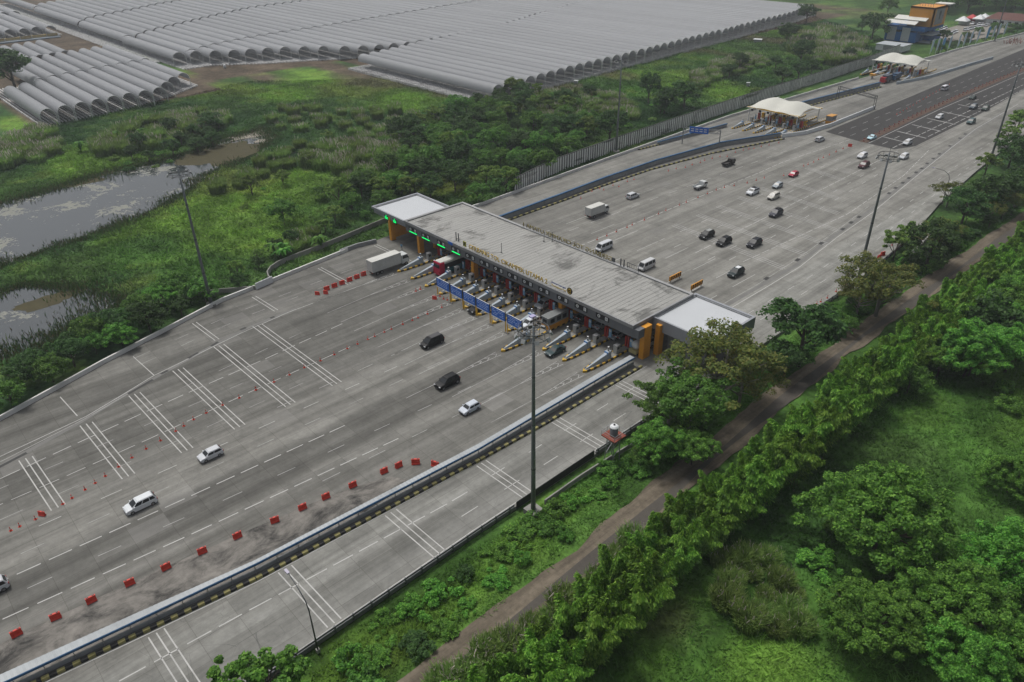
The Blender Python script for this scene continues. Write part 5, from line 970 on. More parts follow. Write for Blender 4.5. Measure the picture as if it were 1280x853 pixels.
# ================================================================ PERSON by the left canopy column
def person(px,py,label,shirt,trs):
    q=at(px,py); t=thing('person',label,'person',(q.x,q.y,.012),.6); J=[(0,0,.98),(0,0,1.2),(0,0,1.42),(0,0,1.52),(0,-.01,1.66),(-.19,0,1.40),(-.25,.02,1.12),(-.24,-.1,.88),(.19,0,1.40),(.26,.03,1.12),(.25,-.05,.88),(-.1,0,.92),(-.12,-.08,.5),(-.12,.02,.06),(-.12,-.12,.03),(.1,0,.92),(.13,.05,.5),(.13,.1,.06),(.13,-.02,.03),(0,0,1.75)]
    E=[(0,1),(1,2),(2,3),(3,4),(4,19),(2,5),(5,6),(6,7),(2,8),(8,9),(9,10),(0,11),(11,12),(12,13),(13,14),(0,15),(15,16),(16,17),(17,18)]; Rd=[.15,.14,.15,.06,.10,.065,.05,.035,.065,.05,.035,.095,.065,.05,.035,.095,.065,.05,.035,.08]
    me=bpy.data.meshes.new('body'); me.from_pydata(J,E,[]); o=link('body_figure',me); o.modifiers.new('s','SKIN'); me.skin_vertices[0].data[0].use_root=True
    for v,rr_ in zip(me.skin_vertices[0].data,Rd): v.radius=(rr_,rr_*.85)
    m2=o.modifiers.new('u','SUBSURF'); m2.levels=1; m2.render_levels=1
    dg=bpy.context.evaluated_depsgraph_get(); dg.update(); nm=bpy.data.meshes.new_from_object(o.evaluated_get(dg)); bpy.data.objects.remove(o); nm.materials.clear()
    for mm in (shirt,trs,mat('skin',(.30,.17,.11),.6),mat('hair',(.015,.012,.01),.8)): nm.materials.append(mm)
    for pl in nm.polygons:
        z=pl.center.z; pl.material_index=3 if (z>1.70 or (z>1.62 and pl.center.y>.03)) else 2 if z>1.5 or (z<.98 and abs(pl.center.x)>.2) else 0 if z>.95 else 1; pl.use_smooth=True
    link('body',nm,t)
person(502.3,312.5,'person in a light blue shirt and dark trousers standing near the leftmost canopy columns',SKYB,mat('dark trousers',(.03,.035,.05),.8)); 
# ================================================================ PLASTIC TUNNELS
g=NG('tunnel film'); o=g.obj(); n=g.noise(g.map(o,(9,.6,1)),1,3); geo=g.n('NewGeometry'); oi=g.n('ObjectInfo'); c=g.mix(n,(.26,.272,.29),(.335,.345,.36)); c=g.mix(1,c,g.ramp(oi.outputs['Random'],[(0,.93),(1,1.05)]),'MULTIPLY'); g.inp(g.b,'Base Color',c); g.b.inputs['Roughness'].default_value=.55; g.b.inputs['Specular IOR Level'].default_value=.3; t_=g.n('BsdfTranslucent'); g.l(c,t_.inputs[0]); mx_=g.n('MixShader'); mx_.inputs[0].default_value=.22; g.l(g.b.outputs[0],mx_.inputs[1]); g.l(t_.outputs[0],mx_.inputs[2]); g.l(mx_.outputs[0],g.out.inputs[0]); FILM=g.m
INNER=mat('tunnel inside',(.30,.30,.29),.9); HOOP=mat('tunnel hoop',(.60,.61,.60),.5,.2)
def tunnelmesh(w,h0=3.6,rise=3.3,n=14):
    w=w*.88
    vs=[];fs=[]; N=2   # unit length along -X
    for i in range(N):
        for j in range(n+1):
            t=PI*j/n; vs.append((-i,-w/2*math.cos(t),h0+rise*math.sin(t)**.9))
    for i in range(N-1):
        for j in range(n): a=i*(n+1)+j; fs.append((a,a+1,a+n+2,a+n+1))
    b=MB(); b.add(vs,fs); m=b.mesh('tunnel_cover',FILM); m.polygons.foreach_set('use_smooth',[True]*len(m.polygons)); return m
def hoopmesh(w,h0=3.6,rise=3.3,n=14):
    w=w*.88
    b=MB(); pts=[(0,-w/2*math.cos(PI*j/n),h0+rise*math.sin(PI*j/n)**.9) for j in range(n+1)]; b.tube(pts,.12,5); b.bar((0,-w/2,0),(0,-w/2,h0),.24).bar((0,w/2,0),(0,w/2,h0),.24).bar((0,-w/2,h0),(0,w/2,h0),.05); return b.mesh('hoop_frame',HOOP)
TMs={};HMs={}
def tunnel(x0,x1,y,w,label,grp,front=True,dz=0.):
    kx=1.8/70.; x0,x1,y=x0+(CAMP[0]-x0)*kx,x1+(CAMP[0]-x1)*kx,y+(CAMP[1]-y)*kx; w*=1-kx   # crest stands 1.8 m higher than first read
    if w not in TMs: TMs[w]=tunnelmesh(w*1.0); HMs[w]=hoopmesh(w*1.0)
    t=thing('plastic_tunnel',label,'greenhouse',(x0,y,-.45+dz),0,grp); c=link('tunnel_cover',TMs[w],t); c.scale=(abs(x1-x0),1,1)
    if front: link('hoop_frame',HMs[w],t,(.04,0,0))
def jag(i,s): return (float(fbm(np.array([i*.7]),np.array([s*1.]),99)[0])-.5)
for k in range(11):
    y=-29.3+k*6.65; xf=interp([(-237.4,-29.3),(-242.8,4),(-242.8,16),(-253,23.7),(-263,31),(-268,37.3)],y); xb=interp([(-297,-30),(-307,-9),(-313,12),(-319,41)],y)
    tunnel(xf,xb+.4,y,6.65,'grey white plastic tunnel in the front row of the block at the upper left','tunnels of the upper left block, front row',True,-.2)
    if k>=2: tunnel(xb,xb-(46 if k<4 else 60),y+.4,6.65,'grey white plastic tunnel in the second row of the block at the upper left','tunnels of the upper left block, second row',True,.1)
    if 2<=k<=6: tunnel(xb-61,xb-112,y+4,6.65,'grey white plastic tunnel in the short third row of the upper left block','tunnels of the upper left block, third row',True,.3)
for k in range(9):
    y=36-k*7.8; tunnel(-486-(2 if k%2 else 0),-585,y,7.6,'plastic tunnel at the far left edge behind the yellow tank','tunnels at the far left edge',True); tunnel(-586,-690,y+2,7.6,'plastic tunnel in the rear row at the far left edge','tunnels at the far left edge, rear row',False,.3); tunnel(-700,-840,y+4,7.6,'plastic tunnel in the topmost row at the far left edge','tunnels at the far left edge, top row',False,.5)
JF=[(-323,57),(-320,65),(-309,79.5),(-303,94),(-294,108),(-282,121.6),(-269,134),(-262,148),(-258,175),(-268,235),(-300,322),(-330,430)]; J1=[(-403,57),(-403,62),(-326,64),(-335,82),(-343,106),(-347,130),(-349,153),(-360,220),(-380,330),(-400,450)]; J2=[(-490,57),(-489,60),(-401,63),(-412,72),(-430,100),(-455,140),(-473,172),(-478,205),(-500,330),(-520,450)]; J3=[(-600,57),(-499,62),(-511,75),(-527,103),(-548,132),(-566,170),(-585,230),(-620,450)]
for k in range(47):
    y=57+k*8.0; a,b_,c_,d_=[interp(J,y) for J in (JF,J1,J2,J3)]; x=jag(k,1)
    tunnel(a+x*3,b_+.5,y,8.0,'plastic tunnel in the front row of the large middle block','tunnels of the middle block, front row',k<16); tunnel(b_,c_+.5,y+.5,8.0,'plastic tunnel in the second row of the large middle block','tunnels of the middle block, second row',True,.35); tunnel(c_,d_+.5,y,8.0,'plastic tunnel in the third row of the large middle block','tunnels of the middle block, third row',k<22,.7)
    if k<32: tunnel(d_-1,d_-120,y,8.0,'plastic tunnel in the topmost row of the large middle block','tunnels of the middle block, top row',k<14,1.0)
CF=[(-139,122.2),(-143,145),(-145,170),(-149,217),(-153,265),(-157,318),(-162,362),(-165,402),(-170,430),(-176,460)]; CB=[(-245,122),(-251,150),(-256,169),(-264,195),(-269,230),(-278,264),(-299,322),(-320,380),(-345,460)]
for k in range(46):
    y=122.6+k*7.25; a,b_=interp(CF,y),interp(CB,y); x=jag(k,2); tunnel(a+x*2,b_,y,7.25,'plastic tunnel of the right hand block, its open end towards the fence','tunnels of the right hand block',True,.3)
# crop rows under the tunnels (uncountable): white trough ridges
def ridges(name,y0,y1,step,fx0,fx1,z=-.42,h=.55,wd=.55,seg_=None,m=None):
    V=[];F=[]; y=y0; rr=random.Random(5)
    while y<y1:
        a,b_=fx0(y),fx1(y)
        n=1 if seg_ is None else max(1,int(abs(a-b_)/seg_))
        for i in range(n):
            p=a+(b_-a)*i/n; q_=a+(b_-a)*(i+.8 if n>1 else 1.)/n; hh=h*rr.uniform(.9,1.1); o_=len(V)
            V+=[(p,y-wd/2,z),(q_,y-wd/2,z),(q_,y+wd/2,z),(p,y+wd/2,z),(p,y-wd*.35,z+hh),(q_,y-wd*.35,z+hh),(q_,y+wd*.35,z+hh),(p,y+wd*.35,z+hh)]; F+=[(o_+4,o_+5,o_+6,o_+7),(o_,o_+1,o_+5,o_+4),(o_+1,o_+2,o_+6,o_+5),(o_+2,o_+3,o_+7,o_+6),(o_+3,o_,o_+4,o_+7)]
        y+=step
    me=bpy.data.meshes.new(name); me.from_pydata(V,[],F); me.materials.append(m); return struct(link(name,me),'stuff')
TR=mat('trough white',(.55,.55,.545),.8,0,.3,.6,dirt=.6)
ridges('crop_troughs',-34,40,1.33,lambda y:interp([(-231,-34),(-233,-9),(-237,5),(-246,24),(-258,40)],y),lambda y:-318,m=TR,wd=.6)
ridges('crop_troughs',50,150,1.45,lambda y:interp([(-300,50),(-300,65),(-285,85),(-272,110),(-258,135),(-250,150)],y),lambda y:-372,m=TR,wd=.6); ridges('crop_troughs',44,57,1.5,lambda y:-330,lambda y:-700,m=TR,wd=.6)
ridges('crop_troughs',109.5,440,1.2,lambda y:interp(CF,y)+8.0,lambda y:interp(CF,y)-60 if y>128 else interp(CB,y)+6,m=TR,wd=.5,h=1.1,seg_=1.6)
ridges('crop_troughs',-36,40,1.5,lambda y:-475,lambda y:-560,m=TR)
p=at(45,44); t=thing('water_tank','long yellow rimmed water tank below the far left tunnels','water tank',(-471,16,-.4)); MB().box(-2,-22,0,0,20,2.0).build('tank_wall',mat('tank yellow',(.48,.36,.16),.7),t); MB().box(0,-22,0,6,20,.6).build('basin',mat('basin blue',(.18,.22,.26),.4),t)
# ================================================================ VEGETATION
def leafmat(name,c1,c2,c3,tr=.45):
    if 'plume' not in name: c1,c2,c3=[(c[0]*1.28,c[1]*1.42,c[2]*.92) for c in (c1,c2,c3)]
    g=NG(name); geo=g.n('NewGeometry'); oi=g.n('ObjectInfo'); r=geo.outputs['Random Per Island']
    c=g.ramp(r,[(0,c1),(.55,c2),(1,c3)]); o=g.obj(); n=g.noise(o,.55,2); c=g.mix(1,c,g.ramp(n,[(.3,.72),(.7,1.25)]),'MULTIPLY')
    hv=g.n('HueSaturation'); g.l(c,hv.inputs['Color']); g.l(g.rng(oi.outputs['Random'],0,1,.476,.500),hv.inputs['Hue']); g.l(g.rng(oi.outputs['Random'],0,1,.78,1.18),hv.inputs['Value']); c=hv.outputs[0]
    g.inp(g.b,'Base Color',c); g.b.inputs['Roughness'].default_value=.6; g.b.inputs['Specular IOR Level'].default_value=.25
    t=g.n('BsdfTranslucent'); g.l(c,t.inputs[0]); mx=g.n('MixShader'); mx.inputs[0].default_value=tr; g.l(g.b.outputs[0],mx.inputs[1]); g.l(t.outputs[0],mx.inputs[2]); g.l(mx.outputs[0],g.out.inputs[0]); return g.m
LEAF={'dark':leafmat('leaf dark',(.020,.052,.020),(.035,.082,.030),(.062,.128,.042)),'mid':leafmat('leaf mid',(.034,.094,.023),(.062,.155,.036),(.11,.23,.054)),'lush':leafmat('leaf lush',(.038,.12,.026),(.075,.205,.044),(.15,.32,.07)),'olive':leafmat('leaf olive',(.054,.078,.024),(.094,.12,.038),(.165,.15,.056)),'bamboo':leafmat('leaf bamboo',(.046,.130,.024),(.095,.21,.038),(.185,.325,.07),.4),'light':leafmat('leaf light',(.060,.12,.030),(.105,.18,.05),(.18,.25,.08)),'reed':leafmat('leaf reed',(.070,.130,.040),(.115,.185,.062),(.175,.245,.10)),'plume':leafmat('reed plume',(.38,.35,.29),(.48,.45,.38),(.60,.56,.48)),'banana':leafmat('leaf broad',(.03,.13,.025),(.065,.20,.035),(.12,.28,.06))}
BARK=mat('bark',(.085,.070,.055),.95,0,.25,1.5); BARKP=mat('pale bark',(.20,.185,.16),.95,0,.2,1.5)
def quads(C,U,V):
    n=len(C); v=np.stack([C-U-V,C+U-V,C+U+V,C-U+V],1).reshape(-1,3); return v,np.arange(n*4).reshape(n,4)
def rand_dirs(rng,n): d=rng.normal(size=(n,3)); return d/np.linalg.norm(d,axis=1,keepdims=True)
def leaves(rng,C,N,size,jit=.6,asp=.62):
    """quads at C facing roughly N"""
    n=len(C); N=N+rng.normal(size=(n,3))*jit; N/=np.linalg.norm(N,axis=1,keepdims=True); A=np.cross(N,rand_dirs(rng,n)); A/=np.linalg.norm(A,axis=1,keepdims=True)+1e-9; B=np.cross(N,A); s=size*rng.uniform(.55,1.25,(n,1)); return quads(C,A*s*.5,B*s*.5*asp)
def crown(name,seed,rx,rz,clumps,per,leaf,m,zc,flat=.45,lump=.35,cr=.24,sparse=0.,wide=1.):
    rng=np.random.default_rng(seed); d=rand_dirs(rng,clumps); d[:,2]=np.where(d[:,2]<-flat,-d[:,2]*.6,d[:,2])
    lp=1+lump*(np.array([math.sin(3.1*a[0]*2+seed)+math.sin(2.3*a[1]*2+seed*2)+math.sin(2.7*a[2]*2+seed*3) for a in d])/3)
    rad=(rng.uniform(.45,1.,clumps)**.6)*lp; P=d*rad[:,None]*np.array([rx*wide,rx,rz]); R0=cr*rx*rng.uniform(.6,1.25,clumps)
    C=[];N=[]
    for p,r_ in zip(P,R0):
        k=int(per*rng.uniform(.6,1.3)); e=rand_dirs(rng,k); e[:,2]=np.where(e[:,2]<-.3,-e[:,2],e[:,2]); C.append(p+e*r_*rng.uniform(.55,1.08,(k,1))*np.array([1,1,.75])); N.append(e*.8+np.array([0,0,.75]))
    C=np.concatenate(C)+np.array([0,0,zc]); N=np.concatenate(N); v,q=leaves(rng,C,N,leaf); return npmesh(name,v,q,m)
def trunkmesh(seed,H,r,limbs=5,spread=2.2,bark=None):
    rr=random.Random(seed); b=MB(); top=H*.62; b.tube([(0,0,-.4),(rr.uniform(-.15,.15),rr.uniform(-.15,.15),H*.25),(rr.uniform(-.3,.3),rr.uniform(-.3,.3),top)],[r*1.25,r,r*.6],7)
    for k in range(limbs):
        a=2*PI*k/limbs+rr.uniform(-.4,.4); z=H*rr.uniform(.22,.45); s=spread*rr.uniform(.7,1.2); p=[(0,0,z),(math.cos(a)*s*.45,math.sin(a)*s*.45,z+H*.14),(math.cos(a)*s,math.sin(a)*s,z+H*.32)]; b.tube(p,[r*.55,r*.38,r*.12],5); 
        e=p[1]; b.tube([e,(e[0]+math.cos(a+.8)*s*.4,e[1]+math.sin(a+.8)*s*.4,e[2]+H*.2)],[r*.3,r*.08],4)
    return b.mesh('trunk',bark or BARK,True)
TREES={}
def treekind(key,name,cat,H,crowns,tr):
    TREES[key]=(name,cat,H,crowns,tr)
# unit prototypes sized in metres, scaled when placed (scale 1 = crown radius given)
treekind('round','broad_tree','tree',9,[crown('crown',s,5,3.6,150,120,.30,LEAF['lush'],5.4,.4,.4,.15) for s in (1,2)],trunkmesh(1,9,.3,6,3.4))
treekind('field','round_tree','tree',8,[crown('crown',s,7.0,5.4,260,170,.27,LEAF['lush'],4.9,.25,.34,.12) for s in (3,4,5)],trunkmesh(2,9,.35,7,5))
treekind('olive','spreading_tree','tree',9,[crown('crown',s,6.5,2.6,95,75,.30,LEAF['olive'],7.0,.3,.5,.14) for s in (6,7)],trunkmesh(3,10,.28,9,5.2,BARKP))
treekind('mixed','leafy_tree','tree',9,[crown('crown',s,6,3.3,110,85,.31,LEAF['mid'],6.2,.35,.5,.15) for s in (8,9)],trunkmesh(4,10,.3,8,4.6,BARKP))
treekind('dark','dark_tree','tree',8,[crown('crown',s,4,3.2,70,70,.36,LEAF['dark'],4.4) for s in (10,11,12)],trunkmesh(5,8,.22,5,2.6))
treekind('green','green_tree','tree',7,[crown('crown',s,4,3.2,70,70,.36,LEAF['mid'],4.2) for s in (13,14,15)],trunkmesh(6,8,.22,5,2.6))
treekind('light','pale_tree','tree',7,[crown('crown',s,3.6,3.4,30,70,.5,LEAF['light'],4.4,.4,.5,.22) for s in (16,17)],trunkmesh(7,8,.2,5,2.4))
treekind('near','near_tree','tree',9,[crown('crown',18,5.4,3.4,110,90,.46,LEAF['lush'],5.6,.4,.5,.14)],trunkmesh(8,9,.28,7,4))
treekind('shrub','shrub','shrub',2.5,[crown('foliage',s,2.3,1.3,26,70,.34,LEAF[c],.9,.1,.4,.3) for s,c in ((20,'mid'),(21,'dark'),(22,'lush'),(23,'light'))],None)
treekind('vine','bush','shrub',2.5,[crown('foliage',s,2.6,1.0,40,90,.26,LEAF[c],.6,.05,.5,.24) for s,c in ((24,'lush'),(25,'mid'))],None)
def bambooclump(seed,culms=12,H=8.0):
    rng=np.random.default_rng(seed); C=[];N=[];U=[];b=MB()
    for k in range(culms):
        a=rng.uniform(0,2*PI); r0=rng.uniform(.1,.8); h=H*rng.uniform(.65,1.05); lean=rng.uniform(.5,2.4); t=np.linspace(0,1,7)
        px=math.cos(a)*(r0+lean*t**2.4); py=math.sin(a)*(r0+lean*t**2.4); pz=h*(t-.16*t**5*lean*.6); b.tube(list(zip(px,py,pz))[:5],[.035,.03,.028,.025,.02],4,False)
        n=950; tt=rng.uniform(.2,1.0,n)**.75; x=np.interp(tt,t,px); y=np.interp(tt,t,py); z=np.interp(tt,t,pz); w=.82*np.clip((1.10-tt)/.5,0,1)**.7+.10; o=rand_dirs(rng,n)*w[:,None]*rng.uniform(.25,1,(n,1)); C.append(np.stack([x,y,z],1)+o*np.array([1,1,.5])); dn=np.stack([math.cos(a)*.35+o[:,0]*.9,math.sin(a)*.35+o[:,1]*.9,-.55+.9*tt*0+rng.normal(size=n)*.25],1); N.append(dn/np.linalg.norm(dn,axis=1,keepdims=True))
    C=np.concatenate(C); D_=np.concatenate(N); sd=np.cross(D_,rand_dirs(rng,len(C))*.6+np.array([0,0,1.])); sd/=np.linalg.norm(sd,axis=1,keepdims=True)+1e-6; L_=rng.uniform(.10,.19,(len(C),1)); v,q=quads(C,D_*L_,sd*.05*rng.uniform(.7,1.4,(len(C),1))); return npmesh('foliage',v,q,LEAF['bamboo']),b.mesh('culms',mat('bamboo culm',(.10,.13,.04),.6))
BAMB=[bambooclump(s) for s in (31,32,33,34)]
def reedclump(seed,R0=1.6,n=300,H=2.6,pl=26):
    rng=np.random.default_rng(seed); a=rng.uniform(0,2*PI,n); r0=R0*np.sqrt(rng.uniform(0,1,n)); bx=np.cos(a)*r0; by=np.sin(a)*r0; h=H*rng.uniform(.55,1.,n); ln=rng.uniform(.2,1.0,n); da=a+rng.normal(size=n)*.8; w=.05
    V=[];Q=[]
    sx,sy=-np.sin(da)*w,np.cos(da)*w; B=np.stack([bx,by,np.full(n,-.2)],1); Mid=np.stack([bx+np.cos(da)*ln*.3,by+np.sin(da)*ln*.3,h*.75],1); T=np.stack([bx+np.cos(da)*ln,by+np.sin(da)*ln,h],1); S_=np.stack([sx,sy,np.zeros(n)],1)
    v0=np.concatenate([np.stack([B-S_,B+S_,Mid+S_,Mid-S_],1).reshape(-1,3),np.stack([Mid-S_,Mid+S_,T+S_*.2,T-S_*.2],1).reshape(-1,3)])
    n=pl; a=rng.uniform(0,2*PI,n); r0=R0*np.sqrt(rng.uniform(0,1,n)); base=np.stack([np.cos(a)*r0*1.1,np.sin(a)*r0*1.1,H*rng.uniform(.9,1.15,n)],1); ax=np.stack([rng.normal(size=n)*.25+.2,rng.normal(size=n)*.25,np.ones(n)],1)*.36; vs=[]
    for s in range(2): u=rand_dirs(rng,n)*np.array([1,1,.1])*.085; vs.append(np.stack([base-ax-u*.4,base-ax+u*.4,base+ax*.3+u,base+ax+u*.1],1).reshape(-1,3))
    v=np.concatenate([v0]+vs); m=npmesh('reed_clump',v,np.arange(len(v)).reshape(-1,4),[LEAF['reed'],LEAF['plume']]); mi=np.zeros(len(v)//4,dtype=np.int32); mi[len(v0)//4:]=1; m.polygons.foreach_set('material_index',mi); return m
REEDS=[reedclump(41,1.7,760,2.5,16),reedclump(42,1.8,760,2.3,36),reedclump(43,1.5,700,2.7,6)]
def bananaclump(seed):
    rng=np.random.default_rng(seed); b=MB()
    for k in range(16):
        a=k*2.4; h=rng.uniform(1.6,2.6); l=rng.uniform(1.0,1.7); w=.26; c,s=math.cos(a),math.sin(a); p=[(0,0,0),(c*l*.3,s*l*.3,h),(c*l*.75,s*l*.75,h*.98),(c*l*1.15,s*l*1.15,h*.72)]
        for i,(ww0,ww1) in enumerate(((.03,w),(w,w*.9),(w*.9,.05))): A,B=p[i],p[i+1]; b.quad((A[0]+s*ww0,A[1]-c*ww0,A[2]),(B[0]+s*ww1,B[1]-c*ww1,B[2]),(B[0]-s*ww1,B[1]+c*ww1,B[2]),(A[0]-s*ww0,A[1]+c*ww0,A[2]))
    return b.mesh('foliage',LEAF['banana'])
BAN=bananaclump(3)
rv=random.Random(11)
def zt(x,y): return float(ground_z(np.array([x]),np.array([y]))[0])
def plant(key,x,y,sc,label,group=None,vi=None,sz=None):
    name,cat,H,cr,tr=TREES[key]; m=cr[rv.randrange(len(cr)) if vi is None else vi]
    if tr is None:
        o=link(name,m,None,(x,y,zt(x,y)-.1)); o.scale=(sc*rv.uniform(.9,1.15),sc*rv.uniform(.9,1.15),sc*(sz or rv.uniform(.8,1.25))); o.rotation_euler=(0,0,rv.uniform(0,6.28)); return tag(o,label,cat,group)
    t=thing(name,label,cat,(x,y,zt(x,y)-.1),rv.uniform(0,6.28),group); t.scale=(sc,sc,sc*(sz or rv.uniform(.85,1.15))); link('crown',m,t); link('trunk',tr,t); return t
def tree_px(key,px,py,rpx,label,zc=None,group=None,vi=None,sz=None):
    """crown centre at photo (px,py), crown radius rpx photo pixels"""
    R0={'round':6.1,'field':8.0,'olive':8,'mixed':7.6,'dark':4.6,'green':4.8,'light':4.6,'near':6.4,'shrub':2.8,'vine':3.1}[key]; zc0={'round':5.4,'field':4.6,'olive':7,'mixed':6.2,'dark':4.4,'green':4.2,'light':4.4,'near':5.6,'shrub':.9,'vine':.6}[key]
    sc=rpx*mpp(px,py)/R0; p=at(px,py,zc0*sc*(sz or 1)); return plant(key,p.x,p.y,sc,label,group,vi,sz or 1.)
# --- trees one can tell apart
for a in [('olive',908,446,74,'wide thinning tree with olive brown crown reaching over the white right wing of the canopy'),
 ('mixed',838,500,50,'green leafy tree leaning over the road in front of the right canopy wing'),('mixed',866,492,62,'large tree with bare pale branches below the olive tree'),('olive',930,466,50,'olive tree between the canopy wing and the dirt road'),('round',824,548,38,'bushy green tree beside the rail right of the water tower'),('round',868,556,32,'bushy green tree above the dirt road below the bare branches'),
 ('dark',1008,412,48,'dark green dense tree right of the white canopy wing',None,None,0),('dark',985,445,28,'small dark tree filling the gap right of the olive tree'),('olive',1108,345,56,'flat topped olive tree at the foot of the right hand mast'),('olive',1078,362,38,'smaller olive tree just left of the mast foot'),('dark',1167,300,33,'umbrella shaped tree with visible trunk above the dirt road'),('light',1122,303,22,'light olive feathery tree against the concrete, right of the mast'),('light',1140,290,20,'light feathery tree touching the concrete edge'),('olive',1180,280,26,'brownish tree behind the umbrella shaped tree'),('dark',1244,236,28,'tall grey green tree with a clear trunk at the right side'),('dark',1210,254,25,'leafy tree left of the tall grey green tree'),('dark',1280,224,24,'dark tree cut by the right edge above the dirt road'),('dark',1268,186,22,'leafy tree at the right edge near the floodlight mast'),('light',1236,201,17,'feathery light green tree at the edge of the concrete, upper right'),('light',1262,166,16,'feathery tree at the right edge, uppermost by the concrete'),('olive',1190,235,24,'round green tree at the concrete edge'),('light',1275,150,20,'light tree cut off by the right edge near the top of the strip'),
 ('near',318,858,64,'broad leafed tree at the bottom edge over the near carriageway'),
 ('field',1105,648,86,'large round bright green tree standing alone in the right field',None,None,0),('field',1085,775,66,'broad green tree below the large round tree'),('field',1200,758,74,'broad tree in the lower right corner group, middle one'),('field',1275,705,70,'green tree cut by the right edge, upper of the corner group'),('field',1215,830,64,'lowest tree of the lower right corner group'),('field',1285,815,60,'tree in the very lower right corner'),('field',1268,595,40,'round dark green tree at the right edge of the field'),
 ('round',1218,432,46,'bushy tree at the top of the right field'),('round',1270,430,42,'bushy tree at the right edge behind the bamboo'),('round',1180,445,30,'small bushy tree behind the bamboo row'),('dark',1245,395,40,'dark bushy tree behind the bamboo near the right edge'),('round',1275,365,32,'tree behind the bamboo at the right edge'),('green',1140,470,26,'small tree hugging the bamboo row'),
 ('dark',10,85,27,'dark round tree at the left edge beside the plastic tunnels',None,None,0),('green',352,262,20,'small round tree standing alone in the bright meadow'),('light',312,228,16,'small thin tree above the meadow near the pond'),('dark',597,126,13,'dark tree at the corner of the right hand tunnels'),('light',642,108,15,'pale tree in front of the tunnels open end'),('dark',625,128,13,'dark bushy tree between the tunnels and the thicket'),
 ('dark',812,105,14,'slim dark tree left of the pair in the far field',None,None,None,1.5),('dark',832,122,18,'dark round tree, left of the pair by the fence'),('dark',857,115,18,'dark round tree, right of the pair by the fence'),('dark',763,155,22,'dark tree behind the fence beside the far mast'),('dark',736,110,10,'small dark tree near the open end of the tunnels'),('dark',1010,15,13,'dark tree at the far corner of the tunnels'),('dark',985,40,14,'dark palm like bush below the far tunnels'),('dark',1003,62,16,'dark tree in the middle of the far reeds'),('dark',1000,84,14,'dark bush by the fence in the far field'),('dark',1094,30,17,'dark green tree left of the blue office'),('green',1112,6,12,'tree behind the blue office awning')]: tree_px(*a)
# --- thickets: separate trees scattered inside outlines
def scatter(polypx,spacing,seed,cond=None,polyw=None):
    P=polyw or [A2(*p) for p in polypx]; xs=[p[0] for p in P]; ys=[p[1] for p in P]; rr=np.random.default_rng(seed); out=[]; A=(max(xs)-min(xs))*(max(ys)-min(ys)); n=int(A/spacing**2*6)
    c=np.stack([rr.uniform(min(xs),max(xs),n),rr.uniform(min(ys),max(ys),n)],1); c=c[inpoly(c[:,0],c[:,1],P)]; c=c[~on_road(c[:,0],c[:,1],2.5)]; c=c[~((c[:,0]>-58)&(c[:,1]>-8)&(c[:,1]<32))]
    for p in c:
        if all((p[0]-q[0])**2+(p[1]-q[1])**2>spacing**2 for q in out): out.append(p)
    return out
def thicket(polypx,spacing,seed,kinds,sc,lab,grp,polyw=None):
    k=0
    for x,y in scatter(polypx,spacing,seed,None,polyw):
        key=kinds[rv.randrange(len(kinds))]; plant(key,x,y,rv.uniform(*sc),lab[key] if isinstance(lab,dict) else lab,grp+', '+{'dark':'dark','green':'mid green','light':'pale','round':'lush','shrub':'shrubs','olive':'olive','mixed':'leafy','vine':'low'}[key]); k+=1
    return k
L1=lambda where:{'dark':'dark green tree in the '+where,'green':'mid green tree in the '+where,'light':'pale green tree in the '+where,'round':'lush bushy tree in the '+where,'shrub':'low shrub in the '+where,'olive':'olive tree in the '+where,'mixed':'leafy tree in the '+where,'vine':'low bush in the '+where}
cnt=[]
cnt.append(thicket([(395,292),(470,262),(475,300),(560,262),(600,258),(655,232),(735,185),(750,150),(700,128),(640,118),(600,140),(540,150),(500,175),(520,200),(470,225),(420,250)],6.2,51,['dark','green','green','dark','light','green'],(.7,1.2),L1('thicket between the tunnels and the toll canopy'),'thicket behind the canopy'))
cnt.append(thicket([(0,518),(60,492),(265,382),(285,368),(225,366),(168,398),(120,422),(65,455),(0,475)],4.6,52,['dark','green','dark','round'],(.55,.95),L1('belt along the left road edge at lower left'),'belt at lower left'))
cnt.append(thicket([(300,362),(345,322),(420,296),(480,285),(465,262),(400,290),(330,318),(285,350)],4.6,53,['dark','green','light','shrub'],(.35,.6),L1('belt by the curved wall left of the canopy'),'belt by the curved wall'))
cnt.append(thicket([(1185,-14),(1290,-14),(1290,22),(1240,14),(1180,20)],9,54,['dark','green'],(1.2,1.8),L1('wood at the top right corner'),'wood at the top right'))
cnt.append(thicket([(1165,50),(1290,30),(1290,42),(1230,60),(1170,66)],7,55,['dark','green','shrub'],(.5,.85),L1('row between the banners and the parked cars'),'trees behind the banners'))
cnt.append(thicket([(1010,430),(1075,372),(1180,300),(1290,195),(1290,250),(1140,345),(1050,425)],4.2,56,['dark','olive','shrub','mixed','dark'],(.36,.60),L1('strip between the right guard rail and the dirt road'),'strip by the dirt road'))
cnt.append(thicket([(1170,480),(1290,380),(1290,440),(1230,470)],6,57,['round','dark'],(.8,1.1),L1('thicket at the top of the right field'),'thicket of the right field'))
cnt.append(thicket(None,3.2,58,['vine','vine','shrub'],(.5,.95),L1('green verge between the near rail and the dirt road'),'verge bushes',[(54.2,-105),(61.2,-105),(60.6,-72),(59.5,-40),(58.5,-12),(53.8,-12),(54.2,-60)]))
cnt.append(thicket(None,3.4,59,['shrub','vine','shrub'],(.55,.95),L1('shrubbery under the trees beside the rail'),'shrubbery under the trees',[(54,-12),(58.8,-12),(58.6,40),(59,110),(52.5,110),(53,40)]))
cnt.append(thicket([(140,200),(210,165),(280,150),(270,180),(200,205),(150,215)],5,60,['shrub','dark'],(.5,.8),L1('bushes on the far bank of the pond'),'bushes on the far bank'))
